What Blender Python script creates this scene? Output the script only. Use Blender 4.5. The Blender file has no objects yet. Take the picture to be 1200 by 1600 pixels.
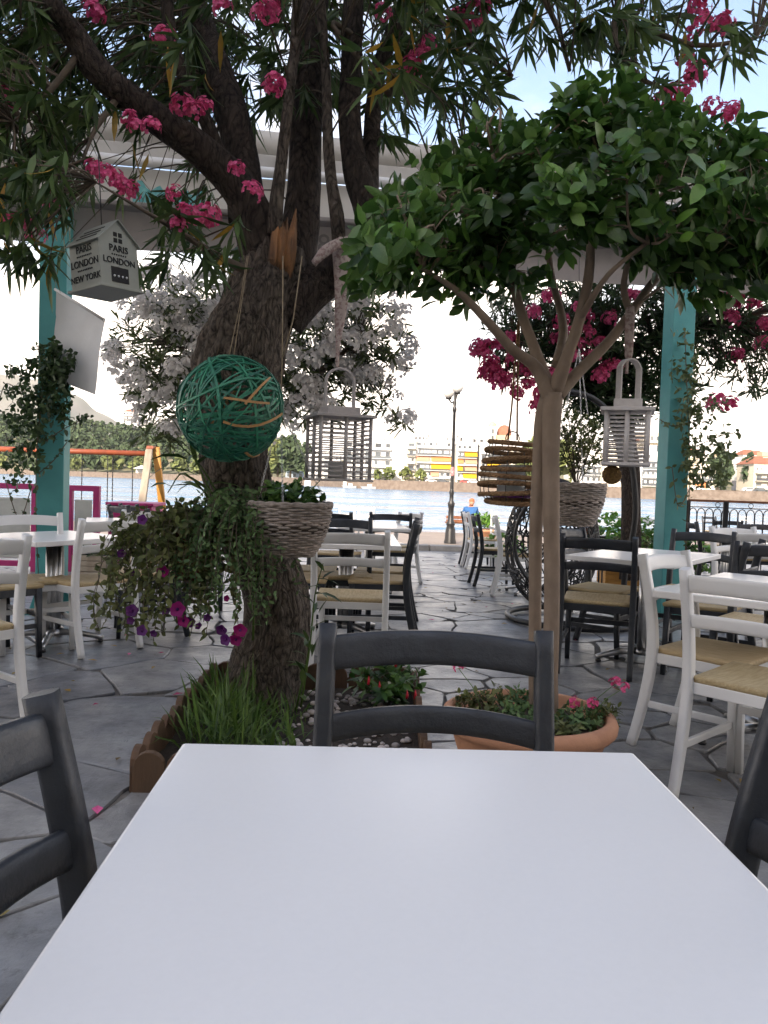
import bpy, math, random
import numpy as np
from mathutils import Vector, Matrix, noise
random.seed(7); RNG = np.random.default_rng(7)
R = math.radians
sc = bpy.context.scene
COL = sc.collection
# ------------------------------------------------------------ camera
F = 1220.0
PITCH, ROLL, CAMZ = R(-2.2), R(1.8), 1.2
cp, sp = math.cos(PITCH), math.sin(PITCH)
FW = Vector((0, cp, sp)); RT0 = Vector((1, 0, 0)); UP0 = RT0.cross(FW)
RT = RT0*math.cos(ROLL) + UP0*math.sin(ROLL); UP = UP0*math.cos(ROLL) - RT0*math.sin(ROLL)
CP = Vector((0, 0, CAMZ))
cam = bpy.data.cameras.new('camera'); co = bpy.data.objects.new('camera', cam); COL.objects.link(co)
M3 = Matrix((RT, UP, -FW)).transposed().to_4x4(); M3.translation = CP
co.matrix_world = M3
cam.sensor_fit = 'VERTICAL'; cam.sensor_height = 36; cam.sensor_width = 27; cam.lens = 36*F/1600
cam.clip_start = 0.05; cam.clip_end = 30000
sc.camera = co
# ------------------------------------------------------------ sky, sun, exposure
SUN_EL, SUN_AZ = R(26), R(200)      # azimuth measured clockwise from +Y (the viewing direction)
w = bpy.data.worlds.new('World'); sc.world = w; w.use_nodes = True
nt = w.node_tree; nt.nodes.clear()
def N(t, ty, **k):
    n = t.nodes.new(ty)
    for a, b in k.items(): setattr(n, a, b)
    return n
out = N(nt, 'ShaderNodeOutputWorld'); bg = N(nt, 'ShaderNodeBackground'); bg.inputs[1].default_value = 0.10
sky = N(nt, 'ShaderNodeTexSky', sky_type='NISHITA', sun_disc=False, sun_elevation=SUN_EL, sun_rotation=SUN_AZ, altitude=0, air_density=1.0, dust_density=1.3, ozone_density=1.5)
tc = N(nt, 'ShaderNodeTexCoord'); sep = N(nt, 'ShaderNodeSeparateXYZ')
nt.links.new(tc.outputs['Generated'], sep.inputs[0])
# cloud layer: direction projected on a flat cloud deck, so clouds bunch up towards the horizon
mz = N(nt, 'ShaderNodeMath', operation='MAXIMUM'); nt.links.new(sep.outputs[2], mz.inputs[0]); mz.inputs[1].default_value = 0.0
az = N(nt, 'ShaderNodeMath', operation='ADD'); nt.links.new(mz.outputs[0], az.inputs[0]); az.inputs[1].default_value = 0.12
dv = N(nt, 'ShaderNodeVectorMath', operation='DIVIDE'); cb = N(nt, 'ShaderNodeCombineXYZ')
for i in range(3): nt.links.new(az.outputs[0], cb.inputs[i])
nt.links.new(tc.outputs['Generated'], dv.inputs[0]); nt.links.new(cb.outputs[0], dv.inputs[1])
nz = N(nt, 'ShaderNodeTexNoise', noise_dimensions='4D'); nz.inputs['W'].default_value = 16.0; nz.inputs['Scale'].default_value = 1.15; nz.inputs['Detail'].default_value = 7; nz.inputs['Roughness'].default_value = 0.55
nt.links.new(dv.outputs[0], nz.inputs['Vector'])
# the deck looks closed at low angles: seen edge-on, the gaps between clouds vanish
gap = N(nt, 'ShaderNodeMapRange'); nt.links.new(mz.outputs[0], gap.inputs[0])
gap.inputs[1].default_value = 0.10; gap.inputs[2].default_value = 0.30; gap.inputs[3].default_value = 0.30; gap.inputs[4].default_value = -0.035
ad = N(nt, 'ShaderNodeMath', operation='ADD'); nt.links.new(nz.outputs[0], ad.inputs[0]); nt.links.new(gap.outputs[0], ad.inputs[1])
cr = N(nt, 'ShaderNodeMapRange', interpolation_type='SMOOTHSTEP'); nt.links.new(ad.outputs[0], cr.inputs[0])
cr.inputs[1].default_value = 0.42; cr.inputs[2].default_value = 0.66
mx = N(nt, 'ShaderNodeMix', data_type='RGBA'); nt.links.new(cr.outputs[0], mx.inputs[0]); nt.links.new(sky.outputs[0], mx.inputs[6])
CLOUD = 7.6
mx.inputs[7].default_value = (CLOUD*1.04, CLOUD, CLOUD*0.955, 1)
nt.links.new(mx.outputs[2], bg.inputs[0]); nt.links.new(bg.outputs[0], out.inputs[0])
sun = bpy.data.lights.new('sun', 'SUN'); sun.energy = 2.4; sun.angle = R(0.6); sun.color = (1.0, 0.94, 0.85)
so = bpy.data.objects.new('sun', sun); COL.objects.link(so)
sdir = Vector((math.sin(SUN_AZ)*math.cos(SUN_EL), math.cos(SUN_AZ)*math.cos(SUN_EL), math.sin(SUN_EL)))
so.rotation_euler = sdir.to_track_quat('Z', 'Y').to_euler(); so.location = (0, -20, 30)
vs = sc.view_settings; vs.view_transform = 'Standard'; vs.look = 'None'; vs.exposure = 1.95; vs.gamma = 1.0; vs.use_curve_mapping = False; vs.use_white_balance = True; vs.white_balance_temperature = 7400; vs.white_balance_tint = 14   # the phone's white balance for open shade
sc.cycles.use_denoising = True; sc.cycles.use_light_tree = False; sc.cycles.use_adaptive_sampling = True; sc.cycles.adaptive_threshold = 0.02; sc.cycles.max_bounces = 4; sc.cycles.diffuse_bounces = 3; sc.cycles.glossy_bounces = 2
sc.cycles.transmission_bounces = 4; sc.cycles.transparent_max_bounces = 6; sc.cycles.volume_bounces = 0; sc.cycles.sample_clamp_indirect = 6
sc.cycles.caustics_reflective = False; sc.cycles.caustics_refractive = False

# ------------------------------------------------------------ pixel helpers (photograph pixels, 1200 x 1600)
def ray(px, py): return FW + RT*((px-600)/F) + UP*((800-py)/F)
def at(px, py, Y):                      # the point of that line of sight Y metres away along +Y
    d = ray(px, py); return CP + d*(Y/d.y)
def onz(px, py, z):                     # ... where it meets the height z
    d = ray(px, py); return CP + d*((z-CAMZ)/d.z)
def gz(y):                              # ground height: flat terrace, then a gentle fall to the sea
    return 0.0 if y < 7 else -0.0258*(y-7)
def gnd(px, py):
    lo, hi = 0.3, 60
    d = ray(px, py)
    for _ in range(50):
        m = (lo+hi)/2; p = CP + d*(m/d.y)
        if p.z > gz(p.y): lo = m
        else: hi = m
    return CP + d*(lo/d.y)
def proj(p):
    v = Vector(p)-CP; z = v.dot(FW)
    if z <= 0.01: return (-9999, -9999)
    return (600+F*v.dot(RT)/z, 800-F*v.dot(UP)/z)

# ------------------------------------------------------------ mesh builder
class MB:
    def __init__(s): s.v = []; s.f = []; s.sm = []; s.mi = []; s.cur = 0
    def add(s, vs, fs, smooth=False):
        b = len(s.v); s.v.extend([tuple(v) for v in vs])
        for f in fs: s.f.append(tuple(i+b for i in f)); s.sm.append(smooth); s.mi.append(s.cur)
        return s
    def box(s, c, d, rot=None):
        x, y, z = d[0]/2, d[1]/2, d[2]/2
        vs = [Vector((i*x, j*y, k*z)) for i in (-1, 1) for j in (-1, 1) for k in (-1, 1)]
        if rot is not None: vs = [rot @ v for v in vs]
        c = Vector(c); vs = [v+c for v in vs]
        return s.add(vs, [(0, 1, 3, 2), (4, 6, 7, 5), (0, 4, 5, 1), (2, 3, 7, 6), (0, 2, 6, 4), (1, 5, 7, 3)])
    def tube(s, pts, rad, n=8, cap=True, smooth=True, closed=False, sect=None, up=None):
        pts = [Vector(p) for p in pts]; m = len(pts)
        if not hasattr(rad, '__len__'): rad = [rad]*m
        tg = []
        for i in range(m):
            a = pts[(i-1) % m] if closed or i > 0 else pts[i]
            b = pts[(i+1) % m] if closed or i < m-1 else pts[i]
            t = b-a; tg.append(t.normalized() if t.length > 1e-9 else Vector((0, 0, 1)))
        u = Vector(up) if up is not None else (Vector((1, 0, 0)) if abs(tg[0].x) < 0.9 else Vector((0, 1, 0)))
        vs = []
        for i in range(m):
            t = tg[i]
            if up is not None: u = Vector(up)
            u = (u - t*u.dot(t)).normalized(); w_ = t.cross(u)
            if sect:
                for (a, b) in sect: vs.append(pts[i] + u*(a*rad[i]) + w_*(b*rad[i]))
            else:
                for k in range(n):
                    an = 2*math.pi*k/n; vs.append(pts[i] + u*(math.cos(an)*rad[i]) + w_*(math.sin(an)*rad[i]))
        if sect: n = len(sect)
        fs = []
        for i in range(m if closed else m-1):
            j = (i+1) % m
            for k in range(n):
                l = (k+1) % n; fs.append((i*n+k, i*n+l, j*n+l, j*n+k))
        s.add(vs, fs, smooth)
        if cap and not closed:
            b = len(s.v)-len(vs)
            s.f.append(tuple(b+k for k in reversed(range(n)))); s.sm.append(False); s.mi.append(s.cur)
            s.f.append(tuple(b+(m-1)*n+k for k in range(n))); s.sm.append(False); s.mi.append(s.cur)
        return s
    def lathe(s, prof, n=24, c=(0, 0, 0), smooth=True):
        vs = []; m = len(prof)
        for (r, z) in prof:
            for k in range(n):
                an = 2*math.pi*k/n; vs.append((c[0]+r*math.cos(an), c[1]+r*math.sin(an), c[2]+z))
        fs = [(i*n+k, i*n+(k+1) % n, (i+1)*n+(k+1) % n, (i+1)*n+k) for i in range(m-1) for k in range(n)]
        return s.add(vs, fs, smooth)
    def ball(s, c, r, nu=10, nv=7, sq=(1, 1, 1)):
        prof = [(max(1e-4, math.sin(math.pi*i/nv)), -math.cos(math.pi*i/nv)) for i in range(nv+1)]
        vs = []
        for (a, z) in prof:
            for k in range(nu):
                an = 2*math.pi*k/nu; vs.append((c[0]+r*sq[0]*a*math.cos(an), c[1]+r*sq[1]*a*math.sin(an), c[2]+r*sq[2]*z))
        fs = [(i*nu+k, i*nu+(k+1) % nu, (i+1)*nu+(k+1) % nu, (i+1)*nu+k) for i in range(nv) for k in range(nu)]
        return s.add(vs, fs, True)
    def mesh(s, name, mats, org=(0, 0, 0)):
        me = bpy.data.meshes.new(name)
        o = Vector(org); me.from_pydata([(v[0]-o.x, v[1]-o.y, v[2]-o.z) for v in s.v], [], s.f)
        me.polygons.foreach_set('use_smooth', s.sm)
        if not isinstance(mats, (list, tuple)): mats = [mats]
        for m in mats: me.materials.append(m)
        if len(mats) > 1: me.polygons.foreach_set('material_index', s.mi)
        me.update(); return me
    def build(s, name, mats, parent=None, org=None, bevel=0, seg=2):
        if org is None: org = wloc(parent) if parent else (0, 0, 0)
        return link(name, s.mesh(name, mats, org), parent, bevel, seg)
def wloc(o):
    p = Vector((0, 0, 0))
    while o is not None: p = p + Vector(o.location); o = o.parent
    return p
def link(name, me, parent=None, bevel=0, seg=2):
    o = bpy.data.objects.new(name, me); COL.objects.link(o)
    if parent is not None: o.parent = parent
    if bevel:
        b = o.modifiers.new('bevel', 'BEVEL'); b.width = bevel; b.segments = seg; b.limit_method = 'ANGLE'
    return o
def tag(o, label, cat, group=None):
    o['label'] = label; o['category'] = cat
    if group: o['group'] = group
    return o
def thing(name, label, cat, loc=(0, 0, 0), group=None):
    o = bpy.data.objects.new(name, None); COL.objects.link(o); o.location = loc; o.empty_display_size = 0.1
    return tag(o, label, cat, group)
def struct(o, kind='structure'): o['kind'] = kind; return o
def copy_tree(o, parent=None):
    c = o.copy(); COL.objects.link(c); c.parent = parent
    for ch in list(o.children): copy_tree(ch, c)
    return c
def rawmesh(name, verts, faces, mats, parent=None, smooth=True, org=None):      # numpy arrays, faces all of the same size
    if org is None: org = wloc(parent) if parent else Vector((0, 0, 0))
    v = np.asarray(verts, dtype=np.float32) - np.array(org, dtype=np.float32)
    f = np.asarray(faces, dtype=np.int32); k = f.shape[1]
    me = bpy.data.meshes.new(name); me.vertices.add(len(v)); me.vertices.foreach_set('co', v.ravel())
    me.loops.add(f.size); me.loops.foreach_set('vertex_index', f.ravel())
    me.polygons.add(len(f)); me.polygons.foreach_set('loop_start', np.arange(0, f.size, k, dtype=np.int32))
    me.polygons.foreach_set('use_smooth', np.full(len(f), smooth))
    me.update(calc_edges=True); me.validate()
    me.materials.append(mats)
    return link(name, me, parent)
def smoothpath(pts, n=4):               # Catmull-Rom through points (any dimension)
    P = [np.array(p, float) for p in pts]; P = [2*P[0]-P[1]] + P + [2*P[-1]-P[-2]]
    o = []
    for i in range(1, len(P)-2):
        for k in range(n):
            t = k/n; a, b, c, d = P[i-1], P[i], P[i+1], P[i+2]
            o.append(0.5*((2*b)+(-a+c)*t+(2*a-5*b+4*c-d)*t*t+(-a+3*b-3*c+d)*t**3))
    o.append(P[-2]); return o
def pxpath(L, n=4):                     # [(px, py, depth, radius_px)] -> points, radii in metres
    q = smoothpath(L, n)
    return [at(a[0], a[1], a[2]) for a in q], [a[3]*a[2]/F for a in q]
def axes(yaw): return Matrix.Rotation(yaw, 3, 'Z')

# ------------------------------------------------------------ materials
def pmat(name, c1, c2=None, scale=6, rough=0.6, bump=0, bscale=None, metal=0, spec=0.5, rand=0, island=0, detail=5, stretch=(1, 1, 1), trans=0, coat=0, emit=None, lo=0.35, hi=0.65, bdist=0.01, world=False, rvar=0):
    m = bpy.data.materials.new(name); m.use_nodes = True; t = m.node_tree; t.nodes.clear()
    o = N(t, 'ShaderNodeOutputMaterial'); p = N(t, 'ShaderNodeBsdfPrincipled')
    p.inputs['Roughness'].default_value = rough; p.inputs['Metallic'].default_value = metal
    p.inputs['Specular IOR Level'].default_value = spec; p.inputs['Coat Weight'].default_value = coat
    c2 = c2 or c1
    L = t.links.new
    if world:
        g = N(t, 'ShaderNodeNewGeometry'); vec = g.outputs['Position']
    else:
        tcn = N(t, 'ShaderNodeTexCoord'); vec = tcn.outputs['Object']
    mp = N(t, 'ShaderNodeMapping'); mp.inputs['Scale'].default_value = stretch; L(vec, mp.inputs[0])
    nzn = N(t, 'ShaderNodeTexNoise'); nzn.inputs['Scale'].default_value = scale; nzn.inputs['Detail'].default_value = detail; nzn.inputs['Roughness'].default_value = 0.6
    L(mp.outputs[0], nzn.inputs['Vector'])
    mr = N(t, 'ShaderNodeMapRange'); L(nzn.outputs[0], mr.inputs[0]); mr.inputs[1].default_value = lo; mr.inputs[2].default_value = hi
    mxn = N(t, 'ShaderNodeMix', data_type='RGBA'); L(mr.outputs[0], mxn.inputs[0])
    mxn.inputs[6].default_value = (*c1, 1); mxn.inputs[7].default_value = (*c2, 1)
    colr = mxn.outputs[2]
    if rand or island:
        rv = None
        oi = N(t, 'ShaderNodeObjectInfo'); ge = N(t, 'ShaderNodeNewGeometry')
        a = N(t, 'ShaderNodeMath', operation='ADD'); L(oi.outputs['Random'], a.inputs[0]); L(ge.outputs['Random Per Island'], a.inputs[1])
        if not island: L(oi.outputs['Random'], a.inputs[0]); t.links.remove(a.inputs[1].links[0]); a.inputs[1].default_value = 0
        fr = N(t, 'ShaderNodeMath', operation='FRACT'); L(a.outputs[0], fr.inputs[0])
        k = max(rand, island)
        m2 = N(t, 'ShaderNodeMapRange'); L(fr.outputs[0], m2.inputs[0]); m2.inputs[3].default_value = 1-k; m2.inputs[4].default_value = 1+k
        hs = N(t, 'ShaderNodeHueSaturation'); L(m2.outputs[0], hs.inputs['Value']); L(colr, hs.inputs['Color'])
        m3 = N(t, 'ShaderNodeMapRange'); L(fr.outputs[0], m3.inputs[0]); m3.inputs[3].default_value = 0.5+0.035*k; m3.inputs[4].default_value = 0.5-0.035*k
        L(m3.outputs[0], hs.inputs['Hue'])
        colr = hs.outputs[0]
    L(colr, p.inputs['Base Color'])
    if rvar:
        m4 = N(t, 'ShaderNodeMapRange'); L(nzn.outputs[0], m4.inputs[0]); m4.inputs[1].default_value = 0.3; m4.inputs[2].default_value = 0.7
        m4.inputs[3].default_value = rough-rvar; m4.inputs[4].default_value = rough+rvar; L(m4.outputs[0], p.inputs['Roughness'])
    if bump:
        nb = N(t, 'ShaderNodeTexNoise'); nb.inputs['Scale'].default_value = bscale or scale*3; nb.inputs['Detail'].default_value = 6; nb.inputs['Roughness'].default_value = 0.62
        L(mp.outputs[0], nb.inputs['Vector'])
        bp = N(t, 'ShaderNodeBump'); bp.inputs['Strength'].default_value = bump; bp.inputs['Distance'].default_value = bdist
        L(nb.outputs[0], bp.inputs['Height']); L(bp.outputs[0], p.inputs['Normal'])
    sh = p.outputs[0]
    if trans:
        tr = N(t, 'ShaderNodeBsdfTranslucent'); L(colr, tr.inputs[0]); ms = N(t, 'ShaderNodeMixShader'); ms.inputs[0].default_value = trans
        L(p.outputs[0], ms.inputs[1]); L(tr.outputs[0], ms.inputs[2]); sh = ms.outputs[0]
    L(sh, o.inputs[0])
    return m
W_PAINT = pmat('white_paint', (.74, .74, .73), (.66, .66, .66), 5, .38, .08, 60, lo=.3, hi=.8)
D_PAINT = pmat('charcoal_paint', (.031, .036, .044), (.018, .021, .027), 14, .42, .22, 70, rvar=.14, detail=8)
STRAW = pmat('woven_straw', (.56, .43, .25), (.44, .32, .17), 90, .7, .5, 160, stretch=(1, .12, 1), rand=.12)
TOPM = pmat('white_laminate', (.83, .82, .81), (.815, .805, .795), 120, .25, 0, 260, detail=2, rvar=.015, lo=.3, hi=.75)
CHROME = pmat('chrome', (.60, .60, .61), (.5, .5, .5), 8, .34, metal=1)
TEAL = pmat('teal_paint', (.065, .32, .32), (.05, .26, .265), 3, .5, .15, 30)
def stone_mat():
    m = bpy.data.materials.new('slate_stone'); m.use_nodes = True; t = m.node_tree; t.nodes.clear(); L = t.links.new
    o = N(t, 'ShaderNodeOutputMaterial'); p = N(t, 'ShaderNodeBsdfPrincipled'); L(p.outputs[0], o.inputs[0])
    g = N(t, 'ShaderNodeNewGeometry'); oi = N(t, 'ShaderNodeObjectInfo')
    rn = N(t, 'ShaderNodeMath', operation='ADD'); L(oi.outputs['Random'], rn.inputs[0]); L(g.outputs['Random Per Island'], rn.inputs[1])
    fr = N(t, 'ShaderNodeMath', operation='FRACT'); L(rn.outputs[0], fr.inputs[0])
    def noi(s, d, r, w=None):
        n = N(t, 'ShaderNodeTexNoise'); n.inputs['Scale'].default_value = s; n.inputs['Detail'].default_value = d; n.inputs['Roughness'].default_value = r; L(g.outputs['Position'], n.inputs['Vector']); return n.outputs[0]
    def mr(v, a, b, c=0, d=1):
        n = N(t, 'ShaderNodeMapRange'); L(v, n.inputs[0]); n.inputs[1].default_value = a; n.inputs[2].default_value = b; n.inputs[3].default_value = c; n.inputs[4].default_value = d; return n.outputs[0]
    def mix(f, a, b):
        n = N(t, 'ShaderNodeMix', data_type='RGBA')
        L(f, n.inputs[0])
        for k, v in ((6, a), (7, b)):
            if isinstance(v, tuple): n.inputs[k].default_value = (*v, 1)
            else: L(v, n.inputs[k])
        return n.outputs[2]
    n1, n2, n3, n4 = noi(4.2, 9, .66), noi(14, 7, .75), noi(1.1, 4, .6), noi(45, 4, .6)
    cr = N(t, 'ShaderNodeValToRGB'); L(fr.outputs[0], cr.inputs[0]); e = cr.color_ramp.elements; e[0].color = (.16, .165, .18, 1); e[1].color = (.30, .285, .27, 1)
    for (pos, c) in ((.3, (.21, .215, .225, 1)), (.55, (.25, .255, .265, 1)), (.8, (.27, .265, .26, 1))): x = e.new(pos); x.color = c
    c1 = mix(mr(n1, .33, .66, 0, .85), cr.outputs[0], (.105, .106, .112)); c2 = mix(mr(n2, .54, .68, 0, .85), c1, (.06, .06, .064)); c3 = mix(mr(n3, .52, .7, 0, .45), c2, (.34, .32, .29))
    L(c3, p.inputs['Base Color']); L(mr(n1, .3, .7, .26, .5), p.inputs['Roughness']); p.inputs['Specular IOR Level'].default_value = .6
    a = N(t, 'ShaderNodeMath', operation='ADD'); L(n1, a.inputs[0]); q = N(t, 'ShaderNodeMath', operation='MULTIPLY'); L(n4, q.inputs[0]); q.inputs[1].default_value = .12; L(q.outputs[0], a.inputs[1])
    bp = N(t, 'ShaderNodeBump'); bp.inputs['Strength'].default_value = .55; bp.inputs['Distance'].default_value = .02; L(a.outputs[0], bp.inputs['Height']); L(bp.outputs[0], p.inputs['Normal'])
    return m
STONE = stone_mat()
MORTAR = pmat('mortar', (.185, .165, .145), (.115, .103, .092), 5, .85, .6, 40, world=True)
def bark_mat(name, hi, lo, sc):
    m = bpy.data.materials.new(name); m.use_nodes = True; t = m.node_tree; t.nodes.clear(); L = t.links.new
    o = N(t, 'ShaderNodeOutputMaterial'); p = N(t, 'ShaderNodeBsdfPrincipled'); L(p.outputs[0], o.inputs[0]); p.inputs['Roughness'].default_value = .9; p.inputs['Specular IOR Level'].default_value = .25
    tcn = N(t, 'ShaderNodeTexCoord'); mp = N(t, 'ShaderNodeMapping'); mp.inputs['Scale'].default_value = (1, 1, .42); L(tcn.outputs['Object'], mp.inputs[0])
    nw = N(t, 'ShaderNodeTexNoise'); nw.inputs['Scale'].default_value = sc*.5; nw.inputs['Detail'].default_value = 4; L(mp.outputs[0], nw.inputs['Vector'])
    va = N(t, 'ShaderNodeVectorMath', operation='MULTIPLY_ADD'); L(nw.outputs['Color'], va.inputs[0]); va.inputs[1].default_value = (.16, .16, .16); L(mp.outputs[0], va.inputs[2])
    vo = N(t, 'ShaderNodeTexVoronoi', feature='DISTANCE_TO_EDGE'); vo.inputs['Scale'].default_value = sc*2.6; L(va.outputs[0], vo.inputs['Vector'])
    n1 = N(t, 'ShaderNodeTexNoise'); n1.inputs['Scale'].default_value = sc*3; n1.inputs['Detail'].default_value = 8; n1.inputs['Roughness'].default_value = .68; L(va.outputs[0], n1.inputs['Vector'])
    mr = N(t, 'ShaderNodeMapRange'); L(vo.outputs[0], mr.inputs[0]); mr.inputs[2].default_value = .22
    h = N(t, 'ShaderNodeMath', operation='MULTIPLY'); L(mr.outputs[0], h.inputs[0]); h.inputs[1].default_value = .20
    a = N(t, 'ShaderNodeMath', operation='ADD'); L(h.outputs[0], a.inputs[0]); L(n1.outputs[0], a.inputs[1])
    cr = N(t, 'ShaderNodeMapRange'); L(a.outputs[0], cr.inputs[0]); cr.inputs[1].default_value = .38; cr.inputs[2].default_value = .95
    mx2 = N(t, 'ShaderNodeMix', data_type='RGBA'); L(cr.outputs[0], mx2.inputs[0]); mx2.inputs[6].default_value = (*lo, 1); mx2.inputs[7].default_value = (*hi, 1); L(mx2.outputs[2], p.inputs['Base Color'])
    bp = N(t, 'ShaderNodeBump'); bp.inputs['Strength'].default_value = 1; bp.inputs['Distance'].default_value = .045; L(a.outputs[0], bp.inputs['Height']); L(bp.outputs[0], p.inputs['Normal'])
    return m
BARK = bark_mat('oleander_bark', (.125, .095, .078), (.018, .014, .012), 13)
BARKL = bark_mat('pale_rough_bark', (.27, .22, .18), (.025, .02, .017), 13)
SMOOTHBARK = pmat('smooth_bark', (.27, .20, .145), (.17, .12, .085), 9, .75, .5, 30, stretch=(1, 1, .5), bdist=.01)
CUTWOOD = pmat('split_wood', (.36, .17, .07), (.07, .04, .025), 18, .8, .8, 40, stretch=(1, 1, .2))
LEAF_O = pmat('oleander_leaf', (.048, .092, .028), (.07, .12, .036), 20, .42, island=.5, trans=.30, spec=.4)
LEAF_Y = pmat('yellowed_leaf', (.42, .24, .03), (.30, .2, .03), 20, .5, island=.3, trans=.3)
LEAF_F = pmat('ficus_leaf', (.05, .125, .026), (.075, .17, .036), 20, .36, island=.55, trans=.28, spec=.5)
LEAF_LT = pmat('young_leaf', (.11, .26, .04), (.14, .3, .05), 20, .4, island=.3, trans=.35)
LEAF_V = pmat('vine_leaf', (.03, .065, .022), (.05, .09, .03), 20, .5, island=.4, trans=.3)
LEAF_W = pmat('olive_leaf', (.085, .12, .045), (.12, .15, .06), 10, .5, island=.35, trans=.3)
GRASSM = pmat('grass_blade', (.06, .13, .025), (.10, .17, .035), 6, .5, island=.35, trans=.35)
PETUNIA_L = pmat('petunia_leaf', (.13, .14, .05), (.09, .12, .035), 12, .6, island=.4, trans=.3)
TRAIL = pmat('trailing_leaf', (.075, .15, .05), (.11, .19, .07), 12, .6, island=.4, trans=.3)
PINK = pmat('pink_petal', (.66, .06, .20), (.74, .14, .30), 10, .55, island=.3, trans=.35)
WHITEF = pmat('white_petal', (.86, .83, .80), (.82, .78, .76), 10, .6, island=.08, trans=.5)
MAGF = pmat('magenta_petal', (.48, .015, .19), (.36, .01, .2), 10, .55, island=.3, trans=.3)
PURPF = pmat('purple_petal', (.13, .015, .16), (.08, .01, .1), 10, .6, island=.3, trans=.25)
TWIG = pmat('twig_bark', (.12, .09, .065), (.07, .055, .04), 20, .85)
TERRA = pmat('terracotta', (.50, .25, .145), (.40, .19, .11), 7, .8, .3, 40)
TERRAD = pmat('old_terracotta', (.25, .085, .04), (.17, .06, .03), 9, .85, .4, 40)
SOIL = pmat('soil', (.05, .036, .026), (.028, .02, .015), 30, .95, .8, 60)
EDGEW = pmat('edging_board', (.13, .07, .038), (.07, .038, .022), 8, .75, .4, 30, stretch=(1, 1, .3), rand=.2)
GREYW = pmat('greywashed_wood', (.50, .465, .455), (.42, .39, .38), 12, .65, .3, 60, rand=.05)
LANW = pmat('whitewashed_wood', (.62, .59, .58), (.52, .49, .48), 12, .6, .25, 60, rand=.05)
WICK = pmat('grey_wicker', (.34, .29, .255), (.20, .165, .14), 40, .7, .4, 120, island=.2)
ROPE = pmat('natural_rope', (.37, .22, .115), (.19, .105, .05), 60, .85, .7, 150)
TWINE = pmat('twine', (.34, .27, .18), (.25, .19, .12), 60, .85)
GREENW = pmat('green_willow', (.012, .14, .085), (.018, .19, .115), 14, .5, .3, 60, island=.3)
TANW = pmat('tan_willow', (.48, .26, .10), (.36, .2, .08), 14, .55, .3, 60)
GOLDW = pmat('raffia', (.33, .20, .07), (.16, .09, .03), 90, .8, .9, 120)
BLACKM = pmat('black_iron', (.018, .018, .02), (.012, .012, .013), 20, .42, .15, 80)
DARKHOLE = pmat('dark_cutout', (.012, .012, .013), None, 5, .8)  # black colour paints the dark inside of the tin lantern's cut-outs
HOUSEM = pmat('grey_green_tin', (.30, .315, .28), (.26, .275, .245), 8, .5, .1, 60)
MAGENTA = pmat('magenta_paint', (.36, .018, .13), (.42, .03, .16), 5, .5, .1, 60)
GLASSY = pmat('ribbed_plastic', (.52, .54, .50), (.42, .44, .41), 4, .35, trans=.35)
ORANGEP = pmat('orange_paint', (.30, .07, .028), (.22, .05, .022), 9, .5)
SWINGW = pmat('yellow_timber', (.44, .21, .04), (.34, .16, .03), 6, .6, .2, 30)
GREYTIM = pmat('weathered_timber', (.36, .31, .24), (.27, .22, .17), 8, .75, .3, 40, stretch=(1, 1, .2))
BENCHW = pmat('bench_wood', (.22, .075, .03), (.15, .05, .02), 10, .55, .2, 40)
CLOTH = pmat('white_cloth', (.66, .655, .64), (.60, .595, .58), 4, .8, .25, 25, trans=.25)
VALANCE = pmat('awning_fabric', (.62, .60, .57), (.56, .54, .51), 3, .8, .15, 60, trans=.22)
TAUPE = pmat('taupe_fabric', (.33, .30, .285), (.28, .255, .245), 3, .85, .15, 60, trans=.12)
ALUM = pmat('white_aluminium', (.72, .72, .72), (.66, .66, .66), 3, .35)
FLORAL = pmat('floral_ribbon', (.60, .50, .46), (.36, .24, .23), 55, .85, .3, 60, detail=2, lo=.45, hi=.6, trans=.2)
# ============================================================ SETTING
# ---- terrace bed (mortar) and flagstones
KERB_Y, QUAY_Y = 16.7, 25.5
mb = MB()
ys = [-12, 0, 4, 7, 10, 13, KERB_Y]
for i in range(len(ys)-1):
    a, b = ys[i], ys[i+1]
    mb.add([(-30, a, gz(a)-.004), (30, a, gz(a)-.004), (30, b, gz(b)-.004), (-30, b, gz(b)-.004)], [(0, 1, 2, 3)])
terrace = struct(mb.build('terrace', MORTAR)); terrace['label'] = 'crazy-paved cafe terrace of grey slate with mortar joints'
BED = (-.915, .20, 2.90, 4.33)                          # planting bed round the big tree
def clip(poly, nx, ny, c):                             # keep nx*x+ny*y <= c
    o = []
    for i in range(len(poly)):
        a, b = poly[i], poly[(i+1) % len(poly)]
        da, db = nx*a[0]+ny*a[1]-c, nx*b[0]+ny*b[1]-c
        if da <= 0: o.append(a)
        if (da < 0 < db) or (db < 0 < da):
            t = da/(da-db); o.append((a[0]+(b[0]-a[0])*t, a[1]+(b[1]-a[1])*t))
    return o
rs = random.Random(11); seeds = []
for _ in range(9000):
    y = rs.uniform(.2, KERB_Y-.05); x = rs.uniform(-.62*y-2.2, .66*y+2.2)
    if abs(x) > 9: continue
    big = x < -.6 and y < 6
    sp_ = .62 if big else (.40 if y < 9 else .5)
    sp_ *= rs.choice((.55, .75, .95, 1.2, 1.6))
    if all((x-a)**2*(.7 if big else 1.0)+((y-b)*1.15)**2 > (.5*(sp_+c))**2 for (a, b, c) in seeds): seeds.append((x, y, sp_))
stones = []
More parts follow.
